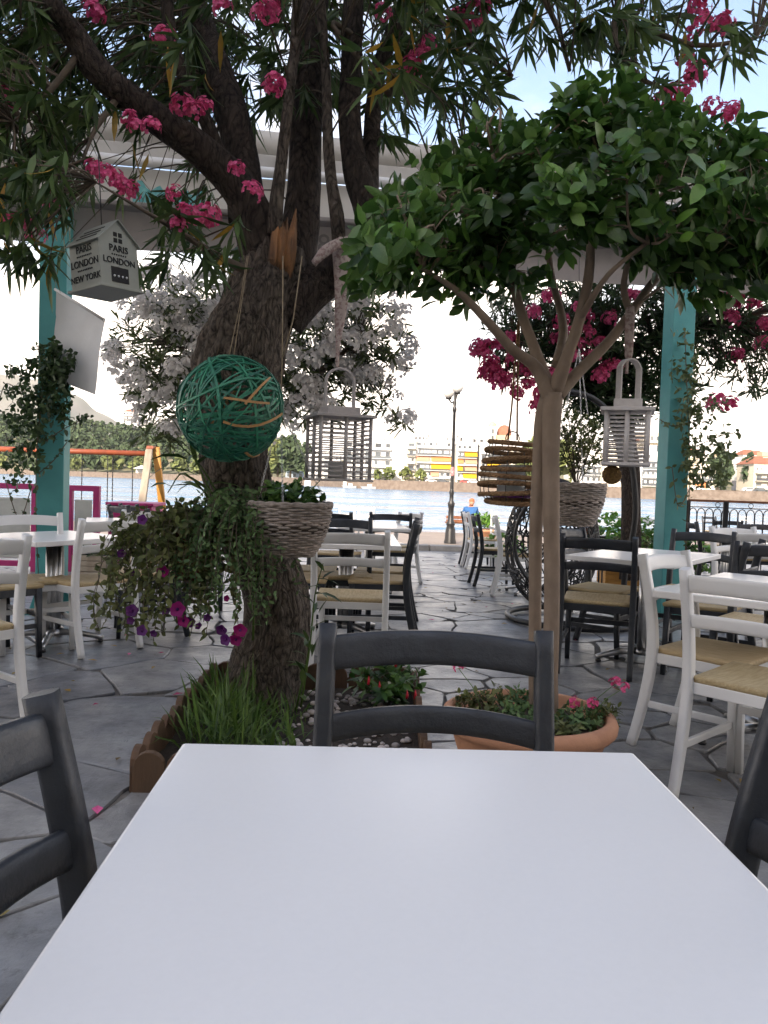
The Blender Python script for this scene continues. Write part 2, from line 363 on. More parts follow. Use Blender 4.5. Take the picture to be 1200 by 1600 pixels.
for (x, y, s_) in seeds:
    poly = [(x-1.6, y-1.6), (x+1.6, y-1.6), (x+1.6, y+1.6), (x-1.6, y+1.6)]
    for (a, b, c) in seeds:
        dx, dy = a-x, b-y; d = math.hypot(dx, dy)
        if d < 1e-6 or d > 2.4: continue
        g = .006+.018*abs(noise.noise(((a+x)*1.3, (b+y)*1.3, 3)))
        nx, ny = dx/d, dy/d
        t = .5+.25*(s_-c)/(s_+c)*2
        poly = clip(poly, nx, ny, nx*x+ny*y+d*t-g)
        if len(poly) < 3: break
    poly = clip(poly, 0, 1, KERB_Y-.02) if len(poly) >= 3 else poly
    if len(poly) < 3: continue
    # ragged edges: corners cut, long edges knocked
    o = []; n = len(poly)
    for i in range(n):
        p0, p1 = poly[i], poly[(i+1) % n]; e = math.hypot(p1[0]-p0[0], p1[1]-p0[1])
        if e < .03: o.append(((p0[0]+p1[0])/2, (p0[1]+p1[1])/2)); continue
        q = min(.12, .014/e)
        for t in ([q, .36, .66, 1-q] if e > .3 else [q, .5, 1-q] if e > .15 else [q, 1-q]):
            px_, py_ = p0[0]+(p1[0]-p0[0])*t, p0[1]+(p1[1]-p0[1])*t
            k = rs.uniform(-.006, .014) if q < t < 1-q else rs.uniform(0, .004)
            vx, vy = x-px_, y-py_; l = math.hypot(vx, vy)+1e-6
            o.append((px_+vx/l*k, py_+vy/l*k))
    o = [(a+.10*noise.noise((a*1.1, b*1.1, 7))+.035*noise.noise((a*4, b*4, 9)), b+.10*noise.noise((a*1.1, b*1.1, 17))+.035*noise.noise((a*4, b*4, 19))) for (a, b) in o]
    o = [(a, min(b, KERB_Y-.02)) for (a, b) in o]
    ar = sum(o[i][0]*o[(i+1) % len(o)][1]-o[(i+1) % len(o)][0]*o[i][1] for i in range(len(o)))/2
    if ar < .008: continue
    stones.append((x, y, o, ar))
def stone_geo(m, x, y, o):
    h = .010+rs.uniform(-.002, .004); tx, ty = rs.uniform(-.004, .004), rs.uniform(-.004, .004); n = len(o)
    top = [(a, b, gz(b)+h+tx*(a-x)+ty*(b-y)) for (a, b) in o]
    rim = [(a+(a-x)*.012, b+(b-y)*.012, gz(b)+h-.005+tx*(a-x)+ty*(b-y)) for (a, b) in o]
    bot = [(a+(a-x)*.015, b+(b-y)*.015, gz(b)-.012) for (a, b) in o]
    fs = [tuple(range(n))] + [(n+i, n+(i+1) % n, (i+1) % n, i) for i in range(n)] + [(2*n+i, 2*n+(i+1) % n, n+(i+1) % n, n+i) for i in range(n)]
    m.add(top+rim+bot, fs)
def score(s_):
    p = proj((s_[0], s_[1], 0)); vis = -60 < p[0] < 1260 and 840 < p[1] < 1660
    hid = 250 < p[0] < 1000 and p[1] > 1170
    return (s_[3]*1.2/(max(s_[1], .5)**3)) if vis and not hid else 0
stones.sort(key=score, reverse=True)
rest = MB()
for i, (x, y, o, ar) in enumerate(stones):
    if i < 300:
        m = MB(); stone_geo(m, x, y, o); m.build('paving_stone', STONE, terrace)
    else: stone_geo(rest, x, y, o)
struct(rest.build('paving_stones', STONE, terrace), 'stuff')
# ---- fallen leaves, petals and litter on the stones
m = MB(); rl = random.Random(3)
for _ in range(420):
    y = rl.uniform(1.0, 13); x = rl.uniform(-.55*y, .6*y)
    L = rl.uniform(.02, .075); a = rl.uniform(0, 6.28); c, s_ = math.cos(a), math.sin(a); z = gz(y)+.018; wd = L*rl.uniform(.12, .3)
    m.cur = rl.choice((0, 0, 0, 1, 2))
    m.add([(x, y, z), (x+c*L*.5-s_*wd, y+s_*L*.5+c*wd, z+.006), (x+c*L, y+s_*L, z+.001), (x+c*L*.5+s_*wd, y+s_*L*.5-c*wd, z+.004)], [(0, 3, 2, 1)])
struct(m.build('fallen_leaves', [pmat('dry_leaf', (.12, .075, .03), (.3, .22, .06), 3, .8, island=.5), LEAF_Y, PINK]), 'stuff')['label'] = 'dry leaves and petals scattered over the paving'
# ---- kerb of the promenade, promenade, quay edge
PAVE = pmat('promenade_paving', (.36, .29, .24), (.28, .225, .185), 2, .75, .3, 20, world=True)
KERBM = pmat('kerb_stone', (.28, .27, .255), (.2, .195, .185), 6, .75, .5, 25, rand=.2)
zk = gz(KERB_Y); zp0, zp1 = zk+.12, -.38
kerb = MB(); kerb.box((0, KERB_Y+.17, zk-.15), (70, .30, .2)); kerb = struct(kerb.build('kerb_base', KERBM))
x = -34
while x < 34:
    L = rs.uniform(.85, 1.15); b = MB(); b.box((x+L/2, KERB_Y+.17, zk+.035), (L-.02, .34, .17)); b.build('kerb_stone', KERBM, kerb, bevel=.012); x += L
mb = MB(); mb.add([(-60, KERB_Y+.32, zp0-.01), (60, KERB_Y+.32, zp0-.01), (60, QUAY_Y, zp1), (-60, QUAY_Y, zp1), (-60, QUAY_Y, -3), (60, QUAY_Y, -3)], [(0, 1, 2, 3), (3, 2, 5, 4)])
struct(mb.build('promenade', PAVE))
# sunlit strip running across the promenade, painted as a pale band
mb = MB(); mb.add([(.15, 17.05, zp0-.004), (.5, 17.05, zp0-.004), (-1.2, 24, zp1+.05), (-1.7, 24, zp1+.05)], [(0, 1, 2, 3)])
struct(mb.build('sunlit_band', pmat('painted_sunlight', (.6, .56, .5), (.5, .47, .42), 4, .7)))
# ---- sea
def sea_mat():
    m = bpy.data.materials.new('sea_water'); m.use_nodes = True; t = m.node_tree; t.nodes.clear(); L = t.links.new
    o = N(t, 'ShaderNodeOutputMaterial'); p = N(t, 'ShaderNodeBsdfPrincipled'); L(p.outputs[0], o.inputs[0])
    p.inputs['Base Color'].default_value = (.13, .23, .34, 1); p.inputs['Roughness'].default_value = .2; p.inputs['Specular IOR Level'].default_value = .2; p.inputs['IOR'].default_value = 1.33
    g = N(t, 'ShaderNodeNewGeometry'); hs = []
    for (s_, k, st) in ((1.1, .6, (1, .6, 1)), (.28, 1.0, (.7, 1, 1)), (.05, 1.2, (.6, 1, 1))):
        mp = N(t, 'ShaderNodeMapping'); mp.inputs['Scale'].default_value = st; L(g.outputs['Position'], mp.inputs[0])
        n = N(t, 'ShaderNodeTexNoise'); n.inputs['Scale'].default_value = s_; n.inputs['Detail'].default_value = 4; L(mp.outputs[0], n.inputs['Vector'])
        q = N(t, 'ShaderNodeMath', operation='MULTIPLY'); L(n.outputs[0], q.inputs[0]); q.inputs[1].default_value = k/s_*.5; hs.append(q)
    a = N(t, 'ShaderNodeMath', operation='ADD'); L(hs[0].outputs[0], a.inputs[0]); L(hs[1].outputs[0], a.inputs[1])
    b = N(t, 'ShaderNodeMath', operation='ADD'); L(a.outputs[0], b.inputs[0]); L(hs[2].outputs[0], b.inputs[1])
    bp = N(t, 'ShaderNodeBump'); bp.inputs['Strength'].default_value = 1.0; bp.inputs['Distance'].default_value = .8; L(b.outputs[0], bp.inputs['Height']); L(bp.outputs[0], p.inputs['Normal'])
    return m
WATER_Z = -1.4
mb = MB(); mb.add([(-4000, QUAY_Y-1, WATER_Z), (4000, QUAY_Y-1, WATER_Z), (4000, 7000, WATER_Z), (-4000, 7000, WATER_Z)], [(0, 1, 2, 3)])
struct(mb.build('sea', sea_mat()))
# ---- far shore, terrain, mountain
SH = [(-900, 620), (-300, 560), (100, 500), (290, 430), (420, 370), (560, 285), (760, 258), (1000, 232), (1300, 212), (2100, 190)]
HH = [(-900, 60), (-300, 52), (60, 40), (180, 34), (300, 30), (430, 20), (560, 12), (760, 12), (1000, 15), (1300, 17), (2100, 22)]
def interp(T, x):
    for i in range(len(T)-1):
        if x <= T[i+1][0]: t = max(0, (x-T[i][0])/(T[i+1][0]-T[i][0])); return T[i][1]+(T[i+1][1]-T[i][1])*t
    return T[-1][1]
def land(px, s_):
    d = interp(SH, px)+s_; t = max(0, min(1, (s_-12)/260.0)); t = t*t*(3-2*t)
    x = (px-600)/F*d
    return Vector((x, d, 1.5+interp(HH, px)*t + 3*t*noise.noise((x*.01, d*.01, 0))))
cols = list(range(-900, 2101, 25)); srow = [0, 6, 12, 30, 60, 100, 150, 200, 260, 340, 500]
vs_, fs_ = [], []
for px in cols:
    for s_ in srow: vs_.append(land(px, s_))
n = len(srow)
for i in range(len(cols)-1):
    for j in range(n-1): fs_.append((i*n+j, (i+1)*n+j, (i+1)*n+j+1, i*n+j+1))
mb = MB(); mb.add(vs_, fs_, True)
struct(mb.build('hills', pmat('scrub_ground', (.14, .15, .07), (.26, .22, .14), .05, .95, world=True)))
mb = MB(); vs_, fs_ = [], []
for i, px in enumerate(cols):
    d = interp(SH, px); x = (px-600)/F*d
    vs_ += [(x, d-1.2, WATER_Z-1), (x, d-.3, 1.5), (x, d-.3, 1.9), (x, d+.5, 1.9), (x, d+.5, 1.0)]
for i in range(len(cols)-1):
    for j in range(4): fs_.append((i*5+j, (i+1)*5+j, (i+1)*5+j+1, i*5+j+1))
mb.add(vs_, fs_)
tag(mb.build('sea_wall', pmat('sea_wall_stone', (.19, .15, .12), (.12, .09, .07), .8, .9, .8, 2, world=True)), 'long tan stone sea wall along the far shore', 'wall')
mb = MB(); ridge = [(-700, 590), (-350, 565), (-120, 570), (0, 584), (60, 592), (110, 612), (150, 640), (190, 662), (260, 690), (400, 720), (600, 745)]
q = smoothpath(ridge, 6); vs_, fs_ = [], []
for (a, b) in q:
    top = at(a, b, 3400); rr = 26*noise.noise((a*.05, 1, 1))
    for t in (0, .3, .6, .85, 1): vs_.append((top.x, 2400+1000*t, -5+(top.z+5+rr)*t**1.1+ (1-t)*t*160*noise.noise((a*.02, t*4, 5))))
for i in range(len(q)-1):
    for j in range(4): fs_.append((i*5+j, (i+1)*5+j, (i+1)*5+j+1, i*5+j+1))
mb.add(vs_, fs_, True); struct(mb.build('mountain', pmat('mountain_scrub', (.16, .17, .13), (.24, .22, .19), .004, 1, world=True)))
# ---- forest on the headland (a mass) and shore trees one can tell apart
def card_tree(base, h, w_, rg, ncard=60, conic=False, out=None):
    C = []; trunkh = h*.22
    for _ in range(ncard):
        u = rg.random(); zf = rg.random()**.8
        if conic: rr = w_*.5*(1-zf)*.95+.05*w_
        else: rr = w_*.5*math.sin(math.pi*min(.97, .12+zf*.86))
        rr *= (.55+.45*rg.random()**.4)
        an = u*6.283; c = np.array(base)+[rr*math.cos(an), rr*math.sin(an), trunkh+(h-trunkh)*zf]
        s_ = w_*(.13+.10*rg.random()); a = rg.normal(size=3); a /= np.linalg.norm(a); b = np.cross(a, rg.normal(size=3)); b /= np.linalg.norm(b)
        C.append([c-a*s_-b*s_*.6, c+a*s_-b*s_*.5, c+a*s_*.8+b*s_*.7, c-a*s_*.7+b*s_*.6])
    return C
PINEM = pmat('pine_foliage', (.035, .062, .028), (.055, .085, .035), .05, .8, island=.45, world=True)
SHOREM = pmat('shore_foliage', (.10, .13, .04), (.14, .165, .05), .05, .8, island=.4, world=True)
rg = np.random.default_rng(5); C = []
for _ in range(950):
    px = rg.uniform(-420, 445); s_ = 14+255*rg.random()**.8
    p = land(px, s_); h = rg.uniform(8, 14)
    C += card_tree(p, h, h*rg.uniform(.55, .8), rg, 55, rg.random() < .55)
C = np.array(C).reshape(-1, 3); struct(rawmesh('headland_forest', C, np.arange(len(C)).reshape(-1, 4), PINEM, smooth=False), 'stuff')['label'] = 'dark pine forest covering the far headland'
tr_labels = {}
def far_tree(px, s_, h, wf, m, label, grp, conic=False, nc=110):
    p = land(px, s_); t = thing('shore_tree', label, 'tree', p, grp)
    b = MB(); b.tube([p+Vector((0, 0, -.5)), p+Vector((.1, 0, h*.5)), p+Vector((0, 0, h*.8))], [h*.03, h*.02, h*.008], 6); b.build('trunk', TWIG, t)
    c = np.array(card_tree(p, h, h*wf, rg, nc, conic)).reshape(-1, 3); rawmesh('crown', c, np.arange(len(c)).reshape(-1, 4), m, t, smooth=False)
ORD = ['first', 'second', 'third', 'fourth', 'fifth', 'sixth', 'seventh', 'eighth', 'ninth', 'tenth', 'eleventh', 'twelfth', 'thirteenth', 'fourteenth', 'fifteenth', 'sixteenth']
k = 0
for px in range(-60, 440, 34):
    far_tree(px+rg.uniform(-8, 8), rg.uniform(7, 16), rg.uniform(8, 13), rg.uniform(.8, 1.1), SHOREM if k % 3 else PINEM, 'low bushy tree on the far headland beach, %s from the left' % ORD[k], 'trees on the headland shore'); k += 1
for (px, s_, h, lab) in ((432, 8, 17, 'tall dark tree on the far shore right of the big trunk'), (452, 9, 19, 'tall thin-crowned tree on the far shore beside the blue flats'), (475, 12, 15, 'round tree on the far shore hidden behind the grey lantern')):
    far_tree(px, s_, h, .62, PINEM if px > 440 else SHOREM, lab, 'trees behind the grey lantern', nc=150)
for (px, h, lab) in ((588, 4, 'small round shrub before the balcony flats across the water'), (606, 5, 'reddish shrub by the blank white wall across the water'), (632, 5, 'low shrub between the flats across the water'), (655, 4.5, 'thin young tree before the cream flats across the water')):
    far_tree(px, 9, h, .9, SHOREM, lab, 'shrubs on the far quay', nc=70)
for i, (px, s_, h) in enumerate(((1119, 12, 13), (1124, 30, 12), (1128, 55, 11), (1132, 85, 10), (1172, 12, 10), (1168, 35, 12), (1164, 60, 11), (1160, 95, 10))):
    far_tree(px, s_, h, .5, PINEM, 'dark tree on the %s side of the steep far street, %s up from the quay' % ('left' if px < 1150 else 'right', ORD[i % 4]), 'street trees %s of the steep street' % ('left' if px < 1150 else 'right'))
for i, (px, h) in enumerate(((835, 15), (870, 14), (900, 6), (980, 6), (1010, 7), (1052, 8), (1070, 9), (1190, 6), (1240, 7))):
    far_tree(px, 14, h, .8, SHOREM, 'bushy quayside tree among the right-hand far flats, %s from the left' % ORD[i], 'trees among the right-hand flats')
# steep street
mb = MB(); vs_ = []
for s_ in (2, 12, 30, 60, 100, 150, 200): vs_ += [land(1141, s_)+Vector((0, 0, .5)), land(1152, s_)+Vector((0, 0, .5))]
mb.add(vs_, [(2*i, 2*i+1, 2*i+3, 2*i+2) for i in range(6)]); struct(mb.build('street', pmat('asphalt', (.09, .09, .095), (.06, .06, .065), .5, .9, world=True)))
# ---- buildings across the water
PANE = pmat('window_glass', (.05, .06, .07), (.09, .1, .11), .6, .2, rand=.5)
BW = {k: pmat('plaster_'+k, c, tuple(v*.88 for v in c), .25, .85, rand=.06) for k, c in dict(white=(.72, .71, .69), cream=(.68, .62, .51), grey=(.6, .6, .6), pink=(.6, .44, .37), blue=(.42, .52, .62), yellow=(.68, .60, .44), tan=(.5, .37, .25)).items()}
AWN = {k: pmat('awning_'+k, c, None, 1, .8, trans=.2) for k, c in dict(yellow=(.72, .40, .03), orange=(.68, .28, .11), salmon=(.64, .33, .22)).items()}
ROOFM = pmat('roof_tiles', (.33, .13, .08), (.25, .1, .06), 1, .9)
unit = MB(); unit.box((0, 0, 0), (1, 1, 1)); UNIT = {}
def ubox(name, m, parent, c, d):                      # scaled copy of one shared box mesh
    key = (name, m.name)
    if key not in UNIT: UNIT[key] = unit.mesh(name, m)
    o = bpy.data.objects.new(name, UNIT[key]); COL.objects.link(o); o.parent = parent; o.location = c; o.scale = d; return o
def flats(px0, px1, ytop, ybase, d, floors, bays, col, label, depth=11, balc=True, awn=(), roof=False, grp=None, sink=6, win=True, blank=0):
    a, b = at(px0, ybase, d), at(px1, ybase, d); zt = at((px0+px1)/2, ytop, d).z; zb = at((px0+px1)/2, ybase, d).z
    w_ = b.x-a.x; H = zt-zb; t = thing('apartment_block', label, 'building', ((a.x+b.x)/2, d, zb), grp)
    ubox('wall', BW[col], t, (0, depth/2, (H-sink)/2), (w_, depth, H+sink))
    ubox('parapet', BW[col], t, (0, depth/2, H+.25), (w_+.3, depth+.3, .5))
    ubox('stair_head', BW[col], t, (w_*.15, depth*.6, H+1.5), (w_*.3, depth*.4, 2.4))
    fh = H/floors; bw = w_*(1-blank)/bays; x0 = -w_/2
    for f in range(floors):
        zf = f*fh
        if balc and f: 
            bo = ubox('balcony', BW[col], t, (x0+w_*(1-blank)/2, -.75, zf+.06), (w_*(1-blank)*.94, 1.5, .16))
            ubox('balcony_front', BW[col] if (f+floors) % 2 else PANE, t, (x0+w_*(1-blank)/2, -1.45, zf+.55), (w_*(1-blank)*.94, .08, .8))
        if win:
            for k in range(bays):
                xc = x0+bw*(k+.5)
                wd, hg = bw*rs.uniform(.38, .62), fh*(.66 if balc and f else .46)
                wn = ubox('window', PANE, t, (xc, .0, zf+fh*(.1 if balc and f else .28)+hg/2), (wd, .16, hg))
                if rs.random() < .35: ubox('shutter', BW['grey'], t, (xc+rs.choice((-.25, 0, .25))*wd, -.1, zf+fh*.12+hg*.62), (wd*.6, .08, hg*.7))
        for (af, k0, k1, c) in awn:
            if af == f:
                m_ = MB(); z1, z0 = zf+fh*.93, zf+fh*.40; xa, xb = x0+bw*k0+.15, x0+bw*k1-.15
                m_.add([(xa, -.1, z1), (xb, -.1, z1), (xb, -2.0, z0), (xa, -2.0, z0), (xa, -2.02, z0-.35), (xb, -2.02, z0-.35)], [(0, 1, 2, 3), (3, 2, 5, 4)])
                link('awning', m_.mesh('awning', AWN[c]), t)
    if roof:
        m_ = MB(); e = .5; m_.add([(-w_/2-e, -e, H+.5), (w_/2+e, -e, H+.5), (w_/2+e, depth+e, H+.5), (-w_/2-e, depth+e, H+.5), (-w_/4, depth/2, H+3), (w_/4, depth/2, H+3)], [(0, 1, 5, 4), (1, 2, 5), (2, 3, 4, 5), (3, 0, 4)])
        link('roof', m_.mesh('roof', ROOFM), t)
    return t
flats(536, 612, 689, 757, 296, 5, 5, 'white', 'white flats with long white balconies, left of the blank white wall')
flats(612, 634, 690, 758, 293, 5, 1, 'white', 'tall blank white windowless block between two balcony flats across the water', balc=False, win=False, depth=16)
flats(634, 648, 690, 759, 287, 6, 1, 'cream', 'narrow cream wing at the left end of the awning flats', balc=True)
flats(648, 704, 689, 759, 288, 6, 6, 'white', 'white flats with orange and yellow awnings just left of the lamp post', awn=((3, 0, 2.4, 'salmon'), (3, 2.5, 6, 'orange'), (2, 2.5, 6, 'yellow'), (1, 2.5, 4, 'salmon')))
flats(712, 744, 694, 761, 284, 6, 4, 'white', 'white flats with yellow and salmon awnings just right of the lamp post', awn=((4, 1.4, 4, 'yellow'), (3, 0, 1.4, 'orange'), (3, 1.5, 4, 'salmon'), (2, 0, 1.3, 'yellow'), (2, 1.5, 4, 'salmon'), (1, 1.2, 4, 'yellow')))
flats(748, 792, 697, 762, 282, 5, 4, 'grey', 'pale grey flats behind the rope lantern', awn=((2, 1, 3, 'yellow'),))
flats(797, 850, 702, 764, 280, 5, 5, 'cream', 'cream flats behind the two pale stems')
rb = random.Random(21)
names_b = ['white rooftop house above the balcony flats, %s on the hill', ]
for i, (a, b, yt, d, c) in enumerate([(566, 592, 682, 330, 'white'), (594, 622, 684, 338, 'cream'), (640, 664, 680, 332, 'grey'), (664, 690, 677, 340, 'white'), (690, 712, 682, 336, 'white'), (716, 738, 681, 345, 'white'), (738, 765, 684, 350, 'white'), (795, 830, 688, 352, 'white')]):
    flats(a, b, yt, 715, d, 3, rb.randint(2, 4), c, 'upper white house on the hill, number %s from the left behind the shore flats' % ['one', 'two', 'three', 'four', 'five', 'six', 'seven', 'eight'][i], balc=i % 2 == 0, sink=14)
flats(446, 474, 706, 748, 372, 4, 3, 'blue', 'pale blue flats with blue balconies beside the grey lantern', depth=9)
flats(476, 530, 712, 752, 330, 4, 4, 'white', 'white flats seen through the slats of the grey lantern')
right = [(905, 940, 715, 770, 246, 'white', 4), (940, 972, 712, 771, 243, 'cream', 4), (972, 1000, 722, 772, 242, 'white', 3), (1000, 1038, 708, 773, 238, 'white', 5), (1052, 1082, 716, 776, 236, 'yellow', 4), (1082, 1114, 728, 777, 234, 'cream', 4),
         (1176, 1226, 728, 777, 228, 'cream', 4), (1228, 1280, 722, 780, 226, 'white', 5),
         (890, 925, 694, 740, 330, 'white', 3), (925, 962, 692, 740, 335, 'white', 3), (965, 1003, 690, 740, 330, 'cream', 3), (1003, 1030, 678, 735, 325, 'cream', 4), (1045, 1075, 705, 745, 325, 'pink', 3), (1075, 1112, 712, 748, 330, 'white', 3), (1160, 1200, 713, 750, 320, 'white', 3), (1180, 1215, 716, 750, 300, 'tan', 3), (1112, 1140, 712, 730, 430, 'tan', 2), (1145, 1180, 713, 735, 420, 'white', 2), (1060, 1100, 708, 730, 420, 'pink', 2)]
seen = {}
for i, (a, b, yt, yb, d, c, fl) in enumerate(right):
    where = 'left of the right teal post' if b < 1045 else 'right of the right teal post'
    row = 'on the quay' if d < 260 else 'higher on the hill'
    k_ = seen[(c, fl, row, where)] = seen.get((c, fl, row, where), -1)+1
    flats(a, b, yt, yb, d, fl, rb.randint(3, 5), c, '%s %d-storey flats %s, %s, %s such block' % (c, fl, row, where, ORD[k_]), balc=i % 3 != 1, roof=(i % 4 == 2), sink=12, grp='right-hand flats across the water', awn=((1, 0, 2, 'orange'),) if i == 5 else ())
# church
p = at(783, 690, 360); ch = thing('church', 'tan church with a bell tower and red dome on the hill', 'church', p)
ubox('nave', BW['tan'], ch, (0, 6, -4), (9, 12, 14)); ubox('bell_tower', BW['yellow'], ch, (-4.2, 0, 0), (3.2, 3.2, 14))
m_ = MB(); m_.lathe([(1.9, 7), (1.5, 8.3), (.6, 9), (.02, 9.2)], 12, (-4.2, 0, 0)); link('tower_cap', m_.mesh('tower_cap', BW['tan']), ch)
m_ = MB(); m_.lathe([(3.4, 3), (3.4, 4.5), (3.1, 6), (2.2, 7.2), (1, 7.9), (.02, 8.1)], 16, (2, 5, 0)); link('dome', m_.mesh('dome', ROOFM), ch)
for z in (1.5, 4.5): ubox('window', PANE, ch, (-4.2, -1.6, z), (1, .2, 2))
# hotel terraces on the headland
for i, (a, b, yt, yb, d) in enumerate([(192, 216, 644, 662, 690), (214, 246, 650, 668, 680), (244, 282, 648, 672, 670), (282, 320, 655, 680, 640)]):
    flats(a, b, yt, yb, d, 3, 5, 'white', 'white stepped hotel block on the wooded headland, %s from the left' % ['first', 'second', 'third', 'fourth'][i], sink=20, roof=i == 0)
# small marquee on the beach, parked cars and moored boats on the far quay
p = land(220, 5); mq = thing('beach_marquee', 'small white marquee on the far beach below the pines', 'tent', p)
m_ = MB(); m_.add([(-4.5, -3, 3), (4.5, -3, 3), (4.5, 3, 3), (-4.5, 3, 3), (0, 0, 5.2)], [(0, 1, 4), (1, 2, 4), (2, 3, 4), (3, 0, 4)]); link('tent_roof', m_.mesh('tent_roof', CLOTH), mq)
for sx in (-1, 1):
    for sy in (-1, 1): ubox('tent_pole', ALUM, mq, (sx*4.3, sy*2.8, 1.5), (.15, .15, 3))
ubox('tent_wall', BW['grey'], mq, (0, 2.8, 1.4), (8.4, .1, 2.6))
CARM = [pmat('car_paint_%d' % i, c, None, 5, .3, coat=.5) for i, c in enumerate([(.5, .5, .52), (.06, .07, .08), (.35, .05, .04), (.65, .65, .65)])]
TYRE = pmat('tyre', (.02, .02, .02), None, 5, .8)
for i, px in enumerate((672, 690, 726, 738, 905, 925, 1062, 1085, 1168, 1186)):
    p = land(px, 4); c = thing('parked_car', '%s car parked on the far quay, %s car from the left' % (['silver', 'black', 'red', 'white'][i % 4], ORD[i]), 'car', p, 'cars parked on the far quay')
    m_ = MB(); m_.add([(x_, s_*.85, z) for s_ in (-1, 1) for (x_, z) in ((-2.1, .35), (2.1, .35), (2.15, .75), (1.2, .9), (.6, 1.42), (-1.0, 1.45), (-1.7, .95), (-2.1, .85))], [tuple(range(7, -1, -1)), tuple(range(8, 16))]+[(k, (k+1) % 8, 8+(k+1) % 8, 8+k) for k in range(8)]); link('body', m_.mesh('body', CARM[i % 4]), c)
    ubox('side_window', PANE, c, (-.1, 0, 1.15), (1.9, 1.72, .38))
    for sx in (-1.3, 1.3):
        m_ = MB(); m_.tube([(sx, -.88, .33), (sx, .88, .33)], .33, 10); link('wheel', m_.mesh('wheel', TYRE), c)
for i, px in enumerate((545, 575)):
    d = interp(SH, px)-6; p = Vector(((px-600)/F*d, d, WATER_Z)); c = thing('motor_boat', ['small white boat moored under the grey lantern, left one', 'small white boat moored under the grey lantern, right one'][i], 'boat', p)
    m_ = MB(); m_.add([(-3, 0, .9), (-2.6, -.9, .8), (2.6, -.9, .8), (2.6, .9, .8), (-2.6, .9, .8), (-2.2, 0, -.1), (2.5, 0, -.1)], [(0, 1, 5), (1, 2, 6, 5), (2, 3, 6), (3, 4, 5, 6), (4, 0, 5), (0, 4, 3, 2, 1)]); link('hull', m_.mesh('hull', W_PAINT), c); ubox('cabin', W_PAINT, c, (.3, 0, 1.2), (1.6, 1.1, .8))
# ---- unseen cafe building behind the viewer, placed and sized to shade the terrace
cb_ = thing('unseen_cafe_building', 'unseen cream four-storey cafe building behind the viewer, sized to shade the terrace', 'building', (0, -12, 0))
ubox('wall', BW['cream'], cb_, (0, -6, 7.2), (60, 12, 14.4)); ubox('roof_slab', BW['white'], cb_, (0, -6, 14.6), (61, 12.8, .4))
for f in range(4):
    for k in range(13): ubox('window', PANE, cb_, (-24+4*k, .02, 1.8+3.4*f), (1.5, .2, 1.7))
